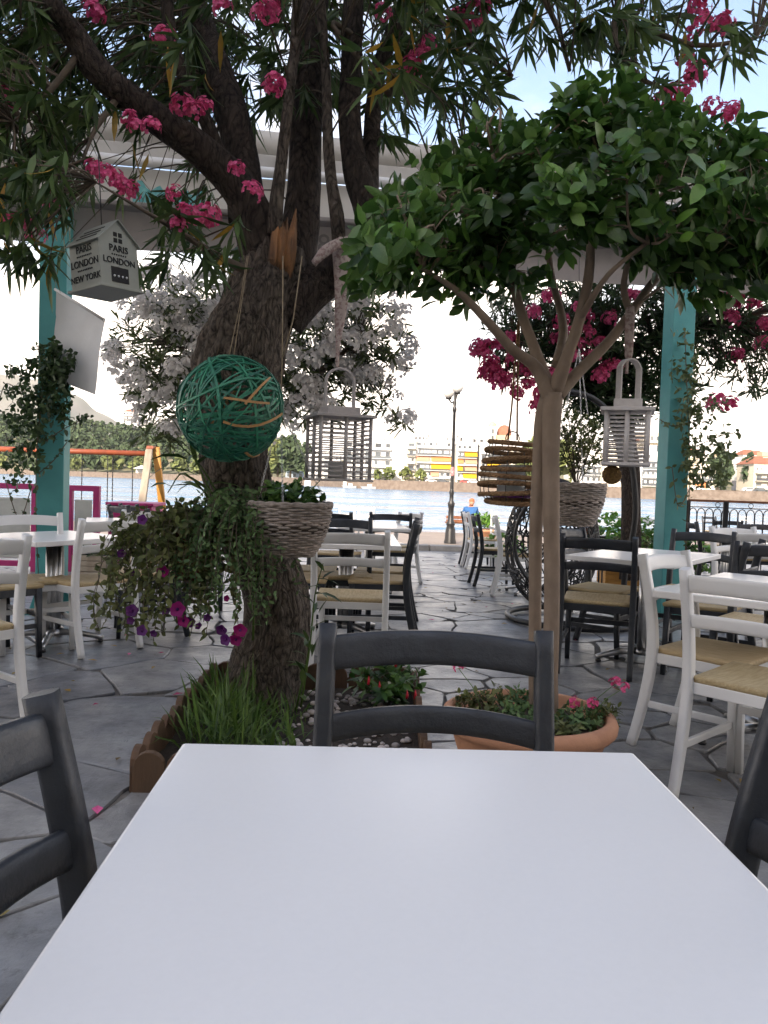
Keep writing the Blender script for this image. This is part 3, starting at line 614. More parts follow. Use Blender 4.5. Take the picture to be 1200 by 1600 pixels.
# ============================================================ FURNITURE
def rrect(a, b, c):                                   # rounded-rectangle section
    o = []
    for (sx, sy, a0) in ((1, 1, 0), (-1, 1, 90), (-1, -1, 180), (1, -1, 270)):
        for k in (0, 45, 90): an = R(a0+k); o.append((sx*(a-c)+c*math.cos(an), sy*(b-c)+c*math.sin(an)))
    return o
BACK = [(-.285, 0), (-.248, .14), (-.215, .30), (-.200, .44), (-.205, .56), (-.228, .70), (-.268, .875)]
def back_y(z):
    for i in range(len(BACK)-1):
        if z <= BACK[i+1][1]: t = (z-BACK[i][1])/(BACK[i+1][1]-BACK[i][1]); return BACK[i][0]+(BACK[i+1][0]-BACK[i][0])*t
    return BACK[-1][0]
def make_chair(paint, name):
    t = thing(name, 'x', 'chair')
    m = MB(); bp = smoothpath([(0, a, b) for a, b in BACK], 4)
    m.tube([(p[0], p[1], p[2]) for p in bp], [1.06-.25*abs(i/len(bp)-.5) for i in range(len(bp))], sect=rrect(.018, .0235, .009), up=(1, 0, 0))
    post = m.mesh('rear_leg', paint)
    for sx in (-.213, .213): o = link('rear_leg', post, t); o.location.x = sx
    def rail(z0, z1, bow, arch, th, nm):
        m = MB(); n = 12; vs = []
        for i in range(n+1):
            u = -1+2*i/n; x = u*.203; dy = -bow*(1-u*u); dz = arch*(1-u*u)
            for (a, b) in rrect(.5, .5, .28):
                z = (z0+z1)/2+b*(z1-z0)+dz; vs.append((x, back_y(z)+dy+a*th, z))
        k = 12; fs = [(i*k+j, i*k+(j+1) % k, (i+1)*k+(j+1) % k, (i+1)*k+j) for i in range(n) for j in range(k)]
        m.add(vs, fs, True); link(nm, m.mesh(nm, paint), t)
    rail(.785, .852, .042, .009, .021, 'top_rail'); rail(.648, .700, .040, .014, .019, 'lower_rail')
    # seat: slightly dished woven pad
    m = MB(); n = 8; vs = []
    for k, (zz, e) in enumerate(((.436, 0), (.455, .004), (.462, -.004))):
        for i in range(n+1):
            for j in range(n+1):
                u, v = i/n*2-1, j/n*2-1; wdt = .198+.022*(v+1)/2+e
                dish = -.010*(1-u*u)*(1-v*v) if k == 2 else 0
                vs.append((u*wdt, .012+v*(.205+e), zz+dish))
    q = (n+1)**2; fs = []
    for i in range(n):
        for j in range(n):
            a = 2*q+i*(n+1)+j; fs.append((a, a+n+1, a+n+2, a+1)); b = i*(n+1)+j; fs.append((b, b+1, b+n+2, b+n+1))
    ring = [i*(n+1) for i in range(n+1)]+[n*(n+1)+j for j in range(1, n+1)]+[i*(n+1)+n for i in range(n-1, -1, -1)]+[j for j in range(n-1, 0, -1)]
    for k in range(2):
        for i in range(len(ring)): a, b = ring[i], ring[(i+1) % len(ring)]; fs.append((k*q+a, k*q+b, (k+1)*q+b, (k+1)*q+a))
    m.add(vs, fs, True); link('seat', m.mesh('seat', STRAW), t)
    m = MB()
    m.box((0, .198, .415), (.40, .022, .045)); m.box((0, -.186, .415), (.40, .022, .045))
    for sx in (-1, 1): m.box((sx*.203, .006, .415), (.022, .375, .045))
    link('seat_frame', m.mesh('seat_frame', paint), t, .004)
    m = MB(); m.tube([(0, .205, 0), (0, .197, .2), (0, .192, .436)], [.8, .95, 1.05], sect=rrect(.0185, .0185, .006), up=(1, 0, 0)); fl = m.mesh('front_leg', paint)
    for sx in (-.203, .203): o = link('front_leg', fl, t); o.location.x = sx
    m = MB(); m.box((0, 0, 0), (.018, .40, .030)); st = m.mesh('stretcher', paint)
    for sx in (-.206, .206):
        for z in (.20,): o = link('stretcher', st, t, .004); o.location = (sx, -.02, z)
    m = MB(); m.box((0, .198, .27), (.385, .018, .032)); link('front_stretcher', m.mesh('front_stretcher', paint), t, .004)
    return t
CH = {'w': make_chair(W_PAINT, 'white_chair'), 'd': make_chair(D_PAINT, 'charcoal_chair')}
used = set()
def chair(kind, bx, by, fx, fy, label, grp=None, sink=0):
    """back-rest centre on plan (bx, by), facing direction (fx, fy)"""
    l = math.hypot(fx, fy); fx, fy = fx/l, fy/l
    o = CH[kind] if kind not in used else copy_tree(CH[kind]); used.add(kind)
    cx, cy = bx+fx*.24, by+fy*.24
    o.location = (cx, cy, gz(cy)+.012-sink); o.rotation_euler = (R(-1.48) if cy > 7.3 else 0, 0, 0)
    o.rotation_euler = (Matrix.Rotation(R(-1.48) if cy > 7.3 else 0, 3, 'X') @ Matrix.Rotation(math.atan2(-fx, fy), 3, 'Z')).to_euler()
    o.scale = (1.04, 1, 1.02)
    o['label'] = label
    if grp: o['group'] = grp
    return o
def btop(px, py, h=.865):                             # plan position of a back rest whose top shows at that pixel
    z = 0
    for _ in range(20):
        p = onz(px, py, z+h); z = gz(p.y)+.012
    return p.x, p.y
def table(cx, cy, lx, ly, yaw, label, grp=None):
    t = thing('white_table', label, 'table', (cx, cy, gz(cy)+.012), grp)
    t.rotation_euler.z = yaw
    m = MB(); m.box((0, 0, .728), (lx, ly, .034)); link('table_top', m.mesh('table_top', TOPM), t, .006, 3)
    m = MB(); m.box((0, 0, .702), (min(lx, ly)*.5, min(lx, ly)*.5, .016)); link('top_plate', m.mesh('top_plate', BLACKM), t)
    m = MB()
    for dx in (-.034, 0, .034): m.tube([(dx, 0, .07), (dx, 0, .70)], .0235 if dx else .027, 14)
    link('column', m.mesh('column', CHROME), t)
    m = MB(); m.lathe([(.001, .095), (.055, .09), (.06, .07), (.055, .05), (.001, .05)], 18); link('hub', m.mesh('hub', CHROME), t)
    for k in range(4):
        a = R(45+90*k); c, s = math.cos(a), math.sin(a)
        m = MB(); m.tube([(c*.04, s*.04, .075), (c*.16, s*.16, .07), (c*.28, s*.28, .045), (c*.335, s*.335, .03)], [.026, .024, .019, .016], 10); f = link('foot', m.mesh('foot', CHROME), t)
        m = MB(); m.lathe([(.018, 0), (.022, .006), (.016, .022), (.001, .024)], 10, (c*.315, s*.315, 0)); link('foot_pad', m.mesh('foot_pad', BLACKM), f)
    return t
# ---- the viewer's own table and three charcoal chairs
YAW0 = math.atan2(32, F)                              # its sides run to a point a little left of centre
TA = onz(285, 1160, .757); TB = onz(990, 1175, .757)
ex = (TB-TA); W0 = ex.length; ex.normalize(); ey = Vector((-ex.y, ex.x, 0))
tc_ = (TA+TB)/2 - ey*.39
table(tc_.x, tc_.y, W0, .78, math.atan2(ex.y, ex.x), 'white square table in the foreground, nearest the viewer')
fa, fb = btop(508, 978, .875), btop(852, 990, .875)
print('near table', TA, TB, W0, 'front chair', fa, fb)
fc = at(680, 985, 1.6)
chair('d', fc.x, 1.6-.03, (fb[1]-fa[1]), -(fb[0]-fa[0]), 'charcoal chair facing the viewer across the nearest table')
chair('d', -.415, .81, 1, .03, 'charcoal chair at the left edge, pushed against the nearest table')
chair('d', .55, .92, -1, .10, 'charcoal chair at the right edge, pushed against the nearest table')
# ---- left group
table(-2.28, 5.40, .775, .775, R(57), 'white table beside the left teal post')
chair('w', -1.805, 5.15, -.80, .60, 'white chair with its back to the viewer at the left table')
chair('w', -1.80, 3.44, -.80, .60, 'white chair cut off by the left edge, only its near back leg showing')
chair('w', *btop(42, 808), .55, -.8, 'white chair beyond the left table, facing the viewer beside the teal post')
chair('d', -2.62, 4.74, .62, .78, 'charcoal chair tucked under the near side of the left table')
chair('d', -1.55, 5.95, -.9, -.35, 'charcoal chair on the right side of the left table behind the petunias')
# ---- centre table behind the tree
table(-.28, 6.02, .78, 1.2, R(2), 'white table behind the big tree trunk, right of the wicker basket')
chair('w', -.195, 4.72, .03, 1, 'white chair with its back to the viewer between trunk and garden path')
chair('d', .22, 5.85, -1, .02, 'charcoal chair on the path side of the centre table, the nearer one')
chair('d', .25, 6.45, -1, .05, 'charcoal chair on the path side of the centre table, the farther one')
chair('d', -.86, 5.8, 1, .0, 'charcoal chair on the far-left side of the centre table, nearer one')
chair('d', -.84, 6.35, 1, .0, 'charcoal chair on the far-left side of the centre table, farther one')
chair('d', *btop(536, 814), .05, -1, 'charcoal chair at the far end of the centre table beside the basket')
table(-.15, 8.75, .78, 1.2, R(6), 'white table farther down behind the centre table')
chair('d', *btop(516, 804), .2, 1, 'charcoal chair just above the wicker basket rim, turned away')
chair('d', *btop(611, 805), .06, 1, 'charcoal chair with its back to the viewer at the farther centre table')
chair('w', *btop(640, 804), -.75, .6, 'white chair alone at the path edge, right of the centre chairs')
chair('w', *btop(546, 793), .4, -1, 'white chair against the sea above the centre table, left of a pair')
chair('w', *btop(569, 794), -.4, -1, 'white chair against the sea above the centre table, right of a pair')
# ---- right of the path, beyond the pale stems
table(1.72, 9.0, .78, 1.2, R(4), 'white table behind the pale twin stems near the path')
q = gnd(730, 890); chair('w', q.x, q.y+.22, 1, .06, 'white chair in profile beside the farthest charcoal chair on the path')
chair('d', q.x+.03, q.y+.75, 1, .10, 'charcoal chair in profile farthest down the right side of the path')
q = gnd(745, 918); chair('d', q.x, q.y+.22, 1, .04, 'charcoal chair in profile between two white chairs on the path')
q = gnd(775, 934); chair('w', q.x+.02, q.y+.2, 1, -.12, 'white chair in profile nearest on the right side of the path')
chair('w', *btop(785, 801), -.06, -1, 'white chair at the far end of the table beyond the rope lantern')
# ---- right-hand groups
table(1.82, 5.39, 1.10, .72, math.atan2(.8, .6), 'white table in front of the right teal post')
chair('d', 1.36, 4.92, .33, .94, 'charcoal chair with its back to the viewer just right of the pale stems')
chair('d', *btop(1098, 835), -.6, -.8, 'charcoal chair behind the right teal post table, facing the viewer')
chair('d', 2.32, 4.92, -.8, .6, 'charcoal chair on the right side of the table before the teal post')
chair('d', 1.43, 5.86, .8, -.6, 'charcoal chair on the far left side of the table before the teal post')
tx, ty = .62, .78
table(1.21+tx*.56+ty*.37, 3.47+ty*.56-tx*.37, 1.12, .74, math.atan2(ty, tx), 'white table at the right edge, second nearest to the viewer')
chair('w', 1.38, 3.74, .70, -.71, 'white chair tucked in at the left side of the right-edge table')
chair('w', 1.33, 2.84, .74, .67, 'nearest white chair at the right edge, with its back to the viewer')
chair('d', 2.33, 4.62, -.62, -.78, 'charcoal chair at the far end of the right-edge table')
chair('w', 2.75, 3.35, -.75, .66, 'white chair on the far side of the right-edge table')
# ---- far right by the railing
table(4.0, 9.1, 1.1, .75, R(20), 'white table near the iron railing on the right')
table(3.95, 7.3, 1.1, .75, R(15), 'white table at the right edge in front of the railing table')
chair('d', *btop(1109, 808), .2, -1, 'charcoal chair against the railing, left of the far white chair')
chair('d', *btop(1138, 815), .1, 1, 'charcoal chair with its back to the viewer at the railing table')
chair('w', *btop(1165, 807), -.2, -1, 'white chair on the far side of the railing table')
chair('d', *btop(1187, 821), -.3, -1, 'charcoal chair at the right edge before the railing')
chair('w', *btop(1148, 828), .3, -1, 'white chair between the two far-right tables')
chair('w', *btop(1194, 836), .3, 1, 'white chair at the far right edge with its back to the viewer')
chair('d', *btop(1078, 818), 1, .1, 'charcoal chair right behind the right teal post')
chair('w', *btop(1014, 812), .3, -1, 'white chair left of the right teal post among green shrubs')
# ---- by the magenta counter
chair('d', *btop(187, 793), .75, .7, 'charcoal chair before the magenta counter, left of two')
chair('d', *btop(203, 791), .75, .7, 'charcoal chair before the magenta counter, right of two')
table(-2.6, 7.9, .78, .78, R(20), 'white table between the magenta counter and the hanging petunias')
chair('w', *btop(238, 803), -.2, 1, 'white chair left of the tree trunk behind the petunias')
chair('d', *btop(262, 802), .6, 1, 'charcoal chair left of the tree trunk behind the petunias')
# ============================================================ PLANTS
def leafgeo(B, D, Nn, L, W, droop, fold=.25, prof=((.33, 1.0), (.68, .82))):
    """arrays: base, direction, normal, length, half width, droop -> vertices, triangles"""
    B, D, Nn = [np.asarray(a, float) for a in (B, D, Nn)]; L, W, droop = [np.asarray(a, float)[:, None] for a in (L, W, droop)]
    D = D/np.linalg.norm(D, axis=1, keepdims=True); S = np.cross(D, Nn); S /= (np.linalg.norm(S, axis=1, keepdims=True)+1e-9); U = np.cross(S, D)
    g = np.array([0, 0, -1.0])
    def c(t): return B + D*(L*t) + g*(droop*L*t*t)
    V = [c(0)]
    for (t, k) in prof:
        m = c(t); V += [m-S*W*k+U*W*k*fold, m, m+S*W*k+U*W*k*fold]
    V.append(c(1)); n = len(V); V = np.stack(V, 1)
    f = [(0, 1, 2), (0, 2, 3)]
    for i in range(len(prof)-1):
        a = 1+3*i; b = a+3; f += [(a, b, b+1), (a, b+1, a+1), (a+1, b+1, b+2), (a+1, b+2, a+2)]
    a = 1+3*(len(prof)-1); f += [(a, n-1, a+1), (a+1, n-1, a+2)]
    Fc = (np.array(f)[None] + (np.arange(len(B))*n)[:, None, None]).reshape(-1, 3)
    return V.reshape(-1, 3), Fc
FICUSP = ((.18, .72), (.48, 1.0), (.8, .62))
def rnd_dir(rg): v = rg.normal(size=3); return v/np.linalg.norm(v)
def whorl(rg, p, ax, k, L, W, spread=(35, 80), droop=(.05, .35), along=.06):
    """k leaves round the end of a twig; returns rows (base, dir, normal, L, W, droop)"""
    ax = np.array(ax, float); ax /= np.linalg.norm(ax); r = []
    a = np.cross(ax, [.3, .5, .8]); a /= np.linalg.norm(a); b = np.cross(ax, a); ph = rg.random()*6.28
    for i in range(k):
        an = ph+i*2.4+rg.normal()*.2; s = R(rg.uniform(*spread)); o = a*math.cos(an)+b*math.sin(an)
        d = ax*math.cos(s)+o*math.sin(s); nr = ax*math.sin(s)-o*math.cos(s)
        r.append((np.array(p)-ax*along*(1-i/max(1, k-1))+ax*along*.3, d, nr+rnd_dir(rg)*.25, rg.uniform(*L), rg.uniform(*W), rg.uniform(*droop)))
    return r
def leaf_mesh(name, rows, mat, parent, fold=.25, prof=((.33, 1.0), (.68, .82)), stuff=False):
    c = list(zip(*rows)); v, f = leafgeo(*c, fold=fold, prof=prof); o = rawmesh(name, v, f, mat, parent)
    if stuff: o['kind'] = 'stuff'
    return o
def leaf_objects(rows, mats, parent, prof, fold=.25):  # the largest leaves, each an object sharing one of a few meshes
    cache = {}; org = np.array(wloc(parent))
    for (B, D, Nn, L, W, dr) in rows:
        q = (round(W/L*12)/12 or .08, round(min(dr, .5)*4)/4, random.randrange(len(mats)))
        if q not in cache:
            v, f = leafgeo([(0, 0, 0)], [(0, 1, 0)], [(0, 0, 1)], [1.0], [q[0]], [q[1]], fold=fold, prof=prof)
            me = bpy.data.meshes.new('leaf'); me.from_pydata([tuple(x) for x in v], [], [tuple(x) for x in f]); me.materials.append(mats[q[2]])
            for p_ in me.polygons: p_.use_smooth = True
            cache[q] = me
        d = Vector(D).normalized(); s = d.cross(Vector(Nn)).normalized(); u = s.cross(d)
        m = Matrix((s*L, d*L, u*L)).transposed().to_4x4(); m.translation = Vector(np.array(B)-org)
        o = bpy.data.objects.new('leaf', cache[q]); COL.objects.link(o); o.parent = parent; o.matrix_local = m
def twigs(name, ends, anchors, rad, mat, parent, rg, sag=.12):
    A = np.array([list(a) for a in anchors]); m = MB()
    for e in ends:
        e = np.array(e); dd = np.linalg.norm(A-e, axis=1) + np.maximum(0, A[:, 2]-e[2])*.3
        a = A[np.argmin(dd)] if len(A) else e
        mid = (a+e)/2+rg.normal(size=3)*.06*np.linalg.norm(e-a)+np.array([0, 0, sag*np.linalg.norm(e-a)])
        q = smoothpath([a, mid, e], 3); m.tube(q, [rad*(1.3-.9*i/len(q)) for i in range(len(q))], 5, cap=False)
    o = m.build(name, mat, parent); o['kind'] = 'stuff'; return o
def bark_tube(m, pts, rad, n=30, amp=.12, fr=3.0, seed=0, det=0):
    i0 = len(m.v); m.tube(pts, rad, n, smooth=True)
    for i in range(len(pts)):
        c = Vector(pts[i])
        for k in range(n):
            v = Vector(m.v[i0+i*n+k]); d = v-c; an = 2*math.pi*k/n
            q = (math.cos(an)*fr*.5, math.sin(an)*fr*.5, v.z*fr+seed)
            h = noise.noise(q)+.5*noise.noise((q[0]*2.7, q[1]*2.7, q[2]*1.8))+.35*abs(noise.noise((q[0]*7, q[1]*7, q[2]*1.5)))
            e = 0
            if det:
                s1 = (math.cos(an)*3.2, math.sin(an)*3.2, v.z*4.5); e = det*(1-2.2*abs(noise.noise(s1)))+det*.6*(1-2*abs(noise.noise((s1[0]*2.3, s1[1]*2.3, s1[2]*2.1))))
            m.v[i0+i*n+k] = tuple(c+d*(1+amp*h+e))
def cluster_mesh(name, mat, rg, nf=14, r=.055, pr=.019, half=True):
    """a head of five-petalled flowers"""
    v, f = [], []
    for _ in range(nf):
        d = rnd_dir(rg); 
        if half and d[2] < -.3: d[2] *= -1
        c = d*r*rg.uniform(.7, 1.15); u = np.cross(d, rnd_dir(rg)); u /= np.linalg.norm(u); w_ = np.cross(d, u); ph = rg.random()*6
        for k in range(5):
            a = ph+k*1.2566; e = u*math.cos(a)+w_*math.sin(a); s = np.cross(d, e); b = len(v); l = pr*rg.uniform(.85, 1.2)
            v += [c, c+e*l*.6-s*l*.5+d*l*.25, c+e*l*1.05+d*l*.22, c+e*l*.6+s*l*.5+d*l*.25]; f += [(b, b+1, b+2), (b, b+2, b+3)]
    me = bpy.data.meshes.new(name); me.from_pydata([tuple(x) for x in v], [], f); me.materials.append(mat)
    return me
rg = np.random.default_rng(31)
CL_PINK = [cluster_mesh('flower_cluster', PINK, rg, 34, .058, .0165) for _ in range(4)]
CL_WHITE = [cluster_mesh('flower_cluster', WHITEF, rg, 44, .10, .0225) for _ in range(4)]
def put_clusters(meshes, pts, parent, rg, s=(.8, 1.25), name='flower_cluster'):
    org = wloc(parent)
    for p in pts:
        o = bpy.data.objects.new(name, meshes[rg.integers(len(meshes))]); COL.objects.link(o); o.parent = parent; o.location = Vector(p)-org
        o.rotation_euler = (rg.uniform(-.6, .6), rg.uniform(-.6, .6), rg.uniform(0, 6.28)); k = rg.uniform(*s); o.scale = (k, k, k)
# ------------------------------------------------ the big oleander
base = Vector((at(412, 1115, 4.03).x, 4.03, 0))
OT = thing('oleander_tree', 'old oleander tree with a gnarled dark trunk and pink flowers', 'tree', base)
m = MB(); P, Q = pxpath([(412, 1150, 4.03, 80), (413, 1110, 4.03, 66), (418, 1050, 4.03, 56), (432, 980, 4.03, 50), (424, 910, 4.02, 46), (398, 840, 4.0, 46), (372, 770, 4.0, 48), (362, 700, 4.0, 50), (364, 630, 4.0, 60), (374, 565, 4.0, 66), (398, 500, 4.0, 58), (424, 440, 4.0, 51), (436, 385, 4.0, 40)], 16)
bark_tube(m, P, Q, 90, .16, 3.2, det=.055); trunk = m.build('trunk', BARKL, OT)
limbs = [
 [(424, 430, 4.0, 40), (398, 345, 3.95, 33), (370, 290, 3.9, 28), (310, 232, 3.8, 25), (250, 190, 3.7, 23), (160, 118, 3.55, 21), (120, 60, 3.5, 20), (85, 10, 3.4, 15), (60, -70, 3.4, 12), (20, -200, 3.3, 8)],
 [(388, 345, 3.98, 30), (380, 260, 4.05, 26), (362, 180, 4.1, 25), (330, 90, 4.2, 24), (305, 20, 4.3, 22), (285, -60, 4.4, 20), (240, -250, 4.5, 12)],
 [(350, 265, 3.9, 12), (322, 190, 3.85, 11), (275, 90, 3.8, 11), (262, 20, 3.8, 10), (255, -80, 3.8, 8), (230, -260, 3.8, 5)],
 [(446, 450, 4.03, 36), (468, 370, 4.1, 29), (476, 270, 4.15, 25), (479, 180, 4.2, 25), (484, 80, 4.25, 26), (487, 0, 4.3, 25), (495, -120, 4.4, 24), (520, -330, 4.6, 14)],
 [(445, 500, 4.0, 32), (485, 455, 3.98, 31), (540, 410, 3.95, 29), (580, 368, 3.92, 26), (574, 320, 3.95, 24), (555, 260, 4.0, 20), (546, 180, 4.05, 17), (550, 90, 4.1, 16), (553, 0, 4.15, 15), (560, -120, 4.2, 16), (600, -330, 4.3, 9)],
 [(590, 372, 3.9, 26), (640, 340, 3.85, 16), (690, 300, 3.8, 10), (730, 260, 3.8, 6)],
 [(576, 310, 3.97, 15), (580, 220, 4.1, 13), (590, 120, 4.2, 12), (615, 50, 4.2, 13), (650, -10, 4.2, 12), (720, -90, 4.1, 12), (850, -150, 4.0, 9), (980, -120, 3.9, 7)],
 [(530, 420, 3.96, 9), (528, 350, 3.9, 11), (517, 280, 3.9, 9), (512, 200, 3.95, 8), (509, 110, 4.0, 7), (500, 0, 4.0, 8)],
 [(430, 365, 3.85, 12), (432, 320, 3.82, 11), (440, 250, 3.82, 9), (452, 150, 3.85, 8), (462, 60, 3.9, 8), (468, -40, 3.9, 9)]]
LP = []
for i, L in enumerate(limbs):
    m = MB(); P, Q = pxpath(L, 5); bark_tube(m, P, Q, 18 if Q[0] > .06 else 12, .10, 4, i*7); m.build('limb', BARKL if i in (7, 8) else BARK, OT); LP += P[4:]
for L in ([(640, 0, 4.2, 6), (720, 60, 4.0, 5), (800, 120, 3.9, 4)], [(980, -60, 3.9, 6), (960, 60, 3.8, 5), (1000, 120, 3.7, 4), (1040, 140, 3.7, 3)], [(960, 20, 3.8, 5), (1080, 70, 3.7, 4), (1180, 60, 3.7, 3)], [(820, -60, 3.9, 6), (870, 40, 3.9, 4), (890, 110, 3.8, 3)], [(150, 285, 3.3, 1.2), (260, 350, 3.45, 4), (340, 400, 3.7, 6), (400, 430, 3.9, 8)], [(120, 90, 3.5, 6), (70, 150, 3.45, 4), (20, 190, 3.35, 1.2)], [(190, 145, 3.6, 6), (150, 200, 3.5, 4), (130, 250, 3.4, 1.2)], [(560, 60, 4.1, 5), (520, 40, 4.0, 4), (610, 150, 4.0, 4)]):
    m = MB(); P, Q = pxpath(L, 4); m.tube(P, Q, 7); m.build('branch', TWIG, OT); LP += P
# torn limb: split pale wood
for k in range(15):
    m = MB(); bx_ = 424+34*(k % 8)/7+rg.uniform(-3, 3); tp_ = rg.uniform(322, 372); dd = 3.80+.05*(k//8)+rg.uniform(-.01, .01)+.0006*abs(bx_-441)
    P, Q = pxpath([(bx_-4, 432+rg.uniform(-14, 6), dd+.07, 3), (bx_-1, 405, dd+.03, rg.uniform(4.5, 8)), (bx_+2, (tp_+405)/2, dd+.025, rg.uniform(4.5, 7.5)), (bx_+rg.uniform(-2, 8), tp_, dd+.04, 1.2)], 4); m.tube(P, Q, 6, smooth=False, sect=[(1, .2), (.3, 1), (-.8, .7), (-1, -.4), (.2, -1)]); m.build('splinter', CUTWOOD, OT)
crown_rows = []; tip = []
def region(n, x0, x1, y0, y1, d0, d1, k=(9, 14), L=(.11, .17), W=(.0095, .014), hang=.6, keep=None):
    c = 0; tries = 0
    while c < n and tries < n*20:
        tries += 1
        px, py, d = rg.uniform(x0, x1), rg.uniform(y0, y1), rg.uniform(d0, d1)
        if keep and not keep(px, py): continue
        if 90 < px < 610 and py > -30 and d < 3.95 and rg.random() < .8: d = rg.uniform(4.0, 5.4)
        p = at(px, py, d); cen = Vector((-.5, 4.1, 3.3)); o = (p-cen).normalized()
        ax = np.array(o)*.55+np.array([0, 0, -hang])+rg.normal(size=3)*.45
        crown_rows.extend(whorl(rg, p, ax, rg.integers(*k), L, W, (18, 75), (.05, .4), .08)); tip.append(p); c += 1
region(360, -140, 640, -170, 150, 3.1, 5.6)
region(190, -140, 640, -170, 175, 4.2, 5.8)
region(40, -140, 120, 40, 300, 3.3, 4.6)
region(110, -140, 330, 60, 260, 3.1, 4.8, keep=lambda x, y: not (x > 130 and y > 175) or rg.random() < .3)
region(34, 240, 460, 80, 200, 3.6, 5.2)
region(26, -60, 110, 240, 330, 3.0, 4.2)
region(14, 100, 330, 250, 320, 3.35, 3.9)
region(9, 20, 110, 330, 410, 3.1, 3.5, hang=.9)
region(16, 210, 400, 340, 430, 3.3, 3.8, hang=.9, L=(.13, .19))
region(60, 590, 770, 20, 225, 3.5, 5.0)
region(150, 600, 1000, -160, 75, 3.3, 5.2)
region(46, 960, 1260, -160, 60, 3.3, 4.6)
region(16, 900, 1190, 40, 150, 3.4, 4.0, k=(6, 9))
region(260, -500, 1500, -900, -170, 3.0, 6.5)
region(140, -700, -140, -200, 200, 3.0, 5.5)
crown_rows = [r for r in crown_rows if not (r[0][1] < 3.5 and 85 < proj(r[0])[0] < 235 and 325 < proj(r[0])[1] < 480)]
crown = leaf_mesh('crown', [r for r in crown_rows[::2]], LEAF_O, OT)        # half joined here, the front ones picked out below
left_rows = crown_rows[1::2]
def rank(r):
    p = proj(r[0]); return r[3]/np.linalg.norm(np.array(r[0])-np.array(CP)) if -30 < p[0] < 1230 and -20 < p[1] < 480 else 0
left_rows.sort(key=rank, reverse=True)
leaf_objects(left_rows[:270], [LEAF_O, LEAF_O, LEAF_O, LEAF_O, LEAF_O, LEAF_O, LEAF_O, LEAF_O, LEAF_Y], crown, ((.33, 1.0), (.68, .82)))
leaf_mesh('leaves', left_rows[270:], LEAF_O, crown, stuff=True)
leaf_mesh('yellow_leaves', [whorl(rg, at(px, py, d), (0, 0, -1), 1, (.12, .17), (.011, .015), (2, 25))[0] for (px, py, d) in [(262, 85, 3.5), (272, 105, 3.5), (205, 235, 3.5), (232, 255, 3.5), (180, 185, 3.6), (8, 300, 3.3), (1, 340, 3.3), (700, 40, 3.8), (840, 20, 3.8), (1070, 60, 3.7), (610, 100, 4.1), (760, 10, 4), (345, 60, 4), (585, 140, 4), (800, 105, 4)]], LEAF_Y, crown, stuff=True)
twigs('twig', [tip[i] for i in range(len(tip))], LP, .0042, TWIG, OT, rg)
fl = [(420, 18), (408, 30), (430, 8), (432, 132), (428, 140), (285, 172), (300, 178), (320, 172), (212, 200), (240, 202), (205, 190), (145, 262), (160, 275), (176, 285), (190, 290), (205, 298), (290, 342), (305, 345), (318, 348), (278, 350), (326, 340), (40, 355), (52, 372), (30, 345), (75, 318), (82, 322), (10, 150), (18, 160), (4, 352), (715, 30), (735, 38), (755, 20), (742, 10), (645, 105), (655, 92), (672, 72), (1068, 88), (1075, 95), (1030, 160), (1045, 155), (1060, 150), (1050, 165), (1072, 140), (1085, 128), (1092, 115), (1095, 10), (1098, 40), (1085, 48), (1128, 38), (1115, 172), (1130, 185), (1142, 175), (1025, 190), (1045, 200), (1155, 220), (370, 265), (392, 300), (270, 300), (255, 60), (150, 20), (350, 10), (600, 20)]
put_clusters(CL_PINK, [at(px+rg.uniform(-4, 4), py+rg.uniform(-4, 4), (3.45 if px < 460 else 3.7)+rg.uniform(-.1, .15)) for (px, py) in fl], crown, rg, (.62, 1.0))
# suckers: young shoots at the trunk
rows = []
for (pts, k, L) in (([(352, 800, 3.78), (325, 760, 3.7), (300, 700, 3.62), (285, 640, 3.6)], 9, (.16, .24)), ([(350, 790, 3.8), (315, 730, 3.72), (275, 690, 3.6)], 6, (.18, .27)), ([(345, 800, 3.8), (290, 740, 3.7), (262, 770, 3.65)], 5, (.12, .18)), ([(470, 1105, 3.75), (484, 1010, 3.72), (492, 930, 3.7), (505, 880, 3.68)], 16, (.10, .15)), ([(462, 1110, 3.7), (478, 1040, 3.68), (486, 990, 3.66)], 9, (.09, .13)), ([(395, 1000, 3.8), (398, 930, 3.72), (402, 880, 3.7)], 7, (.07, .12))):
    m = MB(); P = [at(*p) for p in pts]; q = smoothpath(P, 4); m.tube(q, [.006-.004*i/len(q) for i in range(len(q))], 5); m.build('sucker', GRASSM, OT)
    for i in range(k):
        p = np.array(q[min(len(q)-1, int(len(q)*(.3+.7*i/k)))]); rows += whorl(rg, p, (rg.normal()*.3, rg.normal()*.3, 1), 1, L, (.010, .015), (40, 85), (.05, .5))
leaf_mesh('sucker_leaves', rows, LEAF_O, OT)
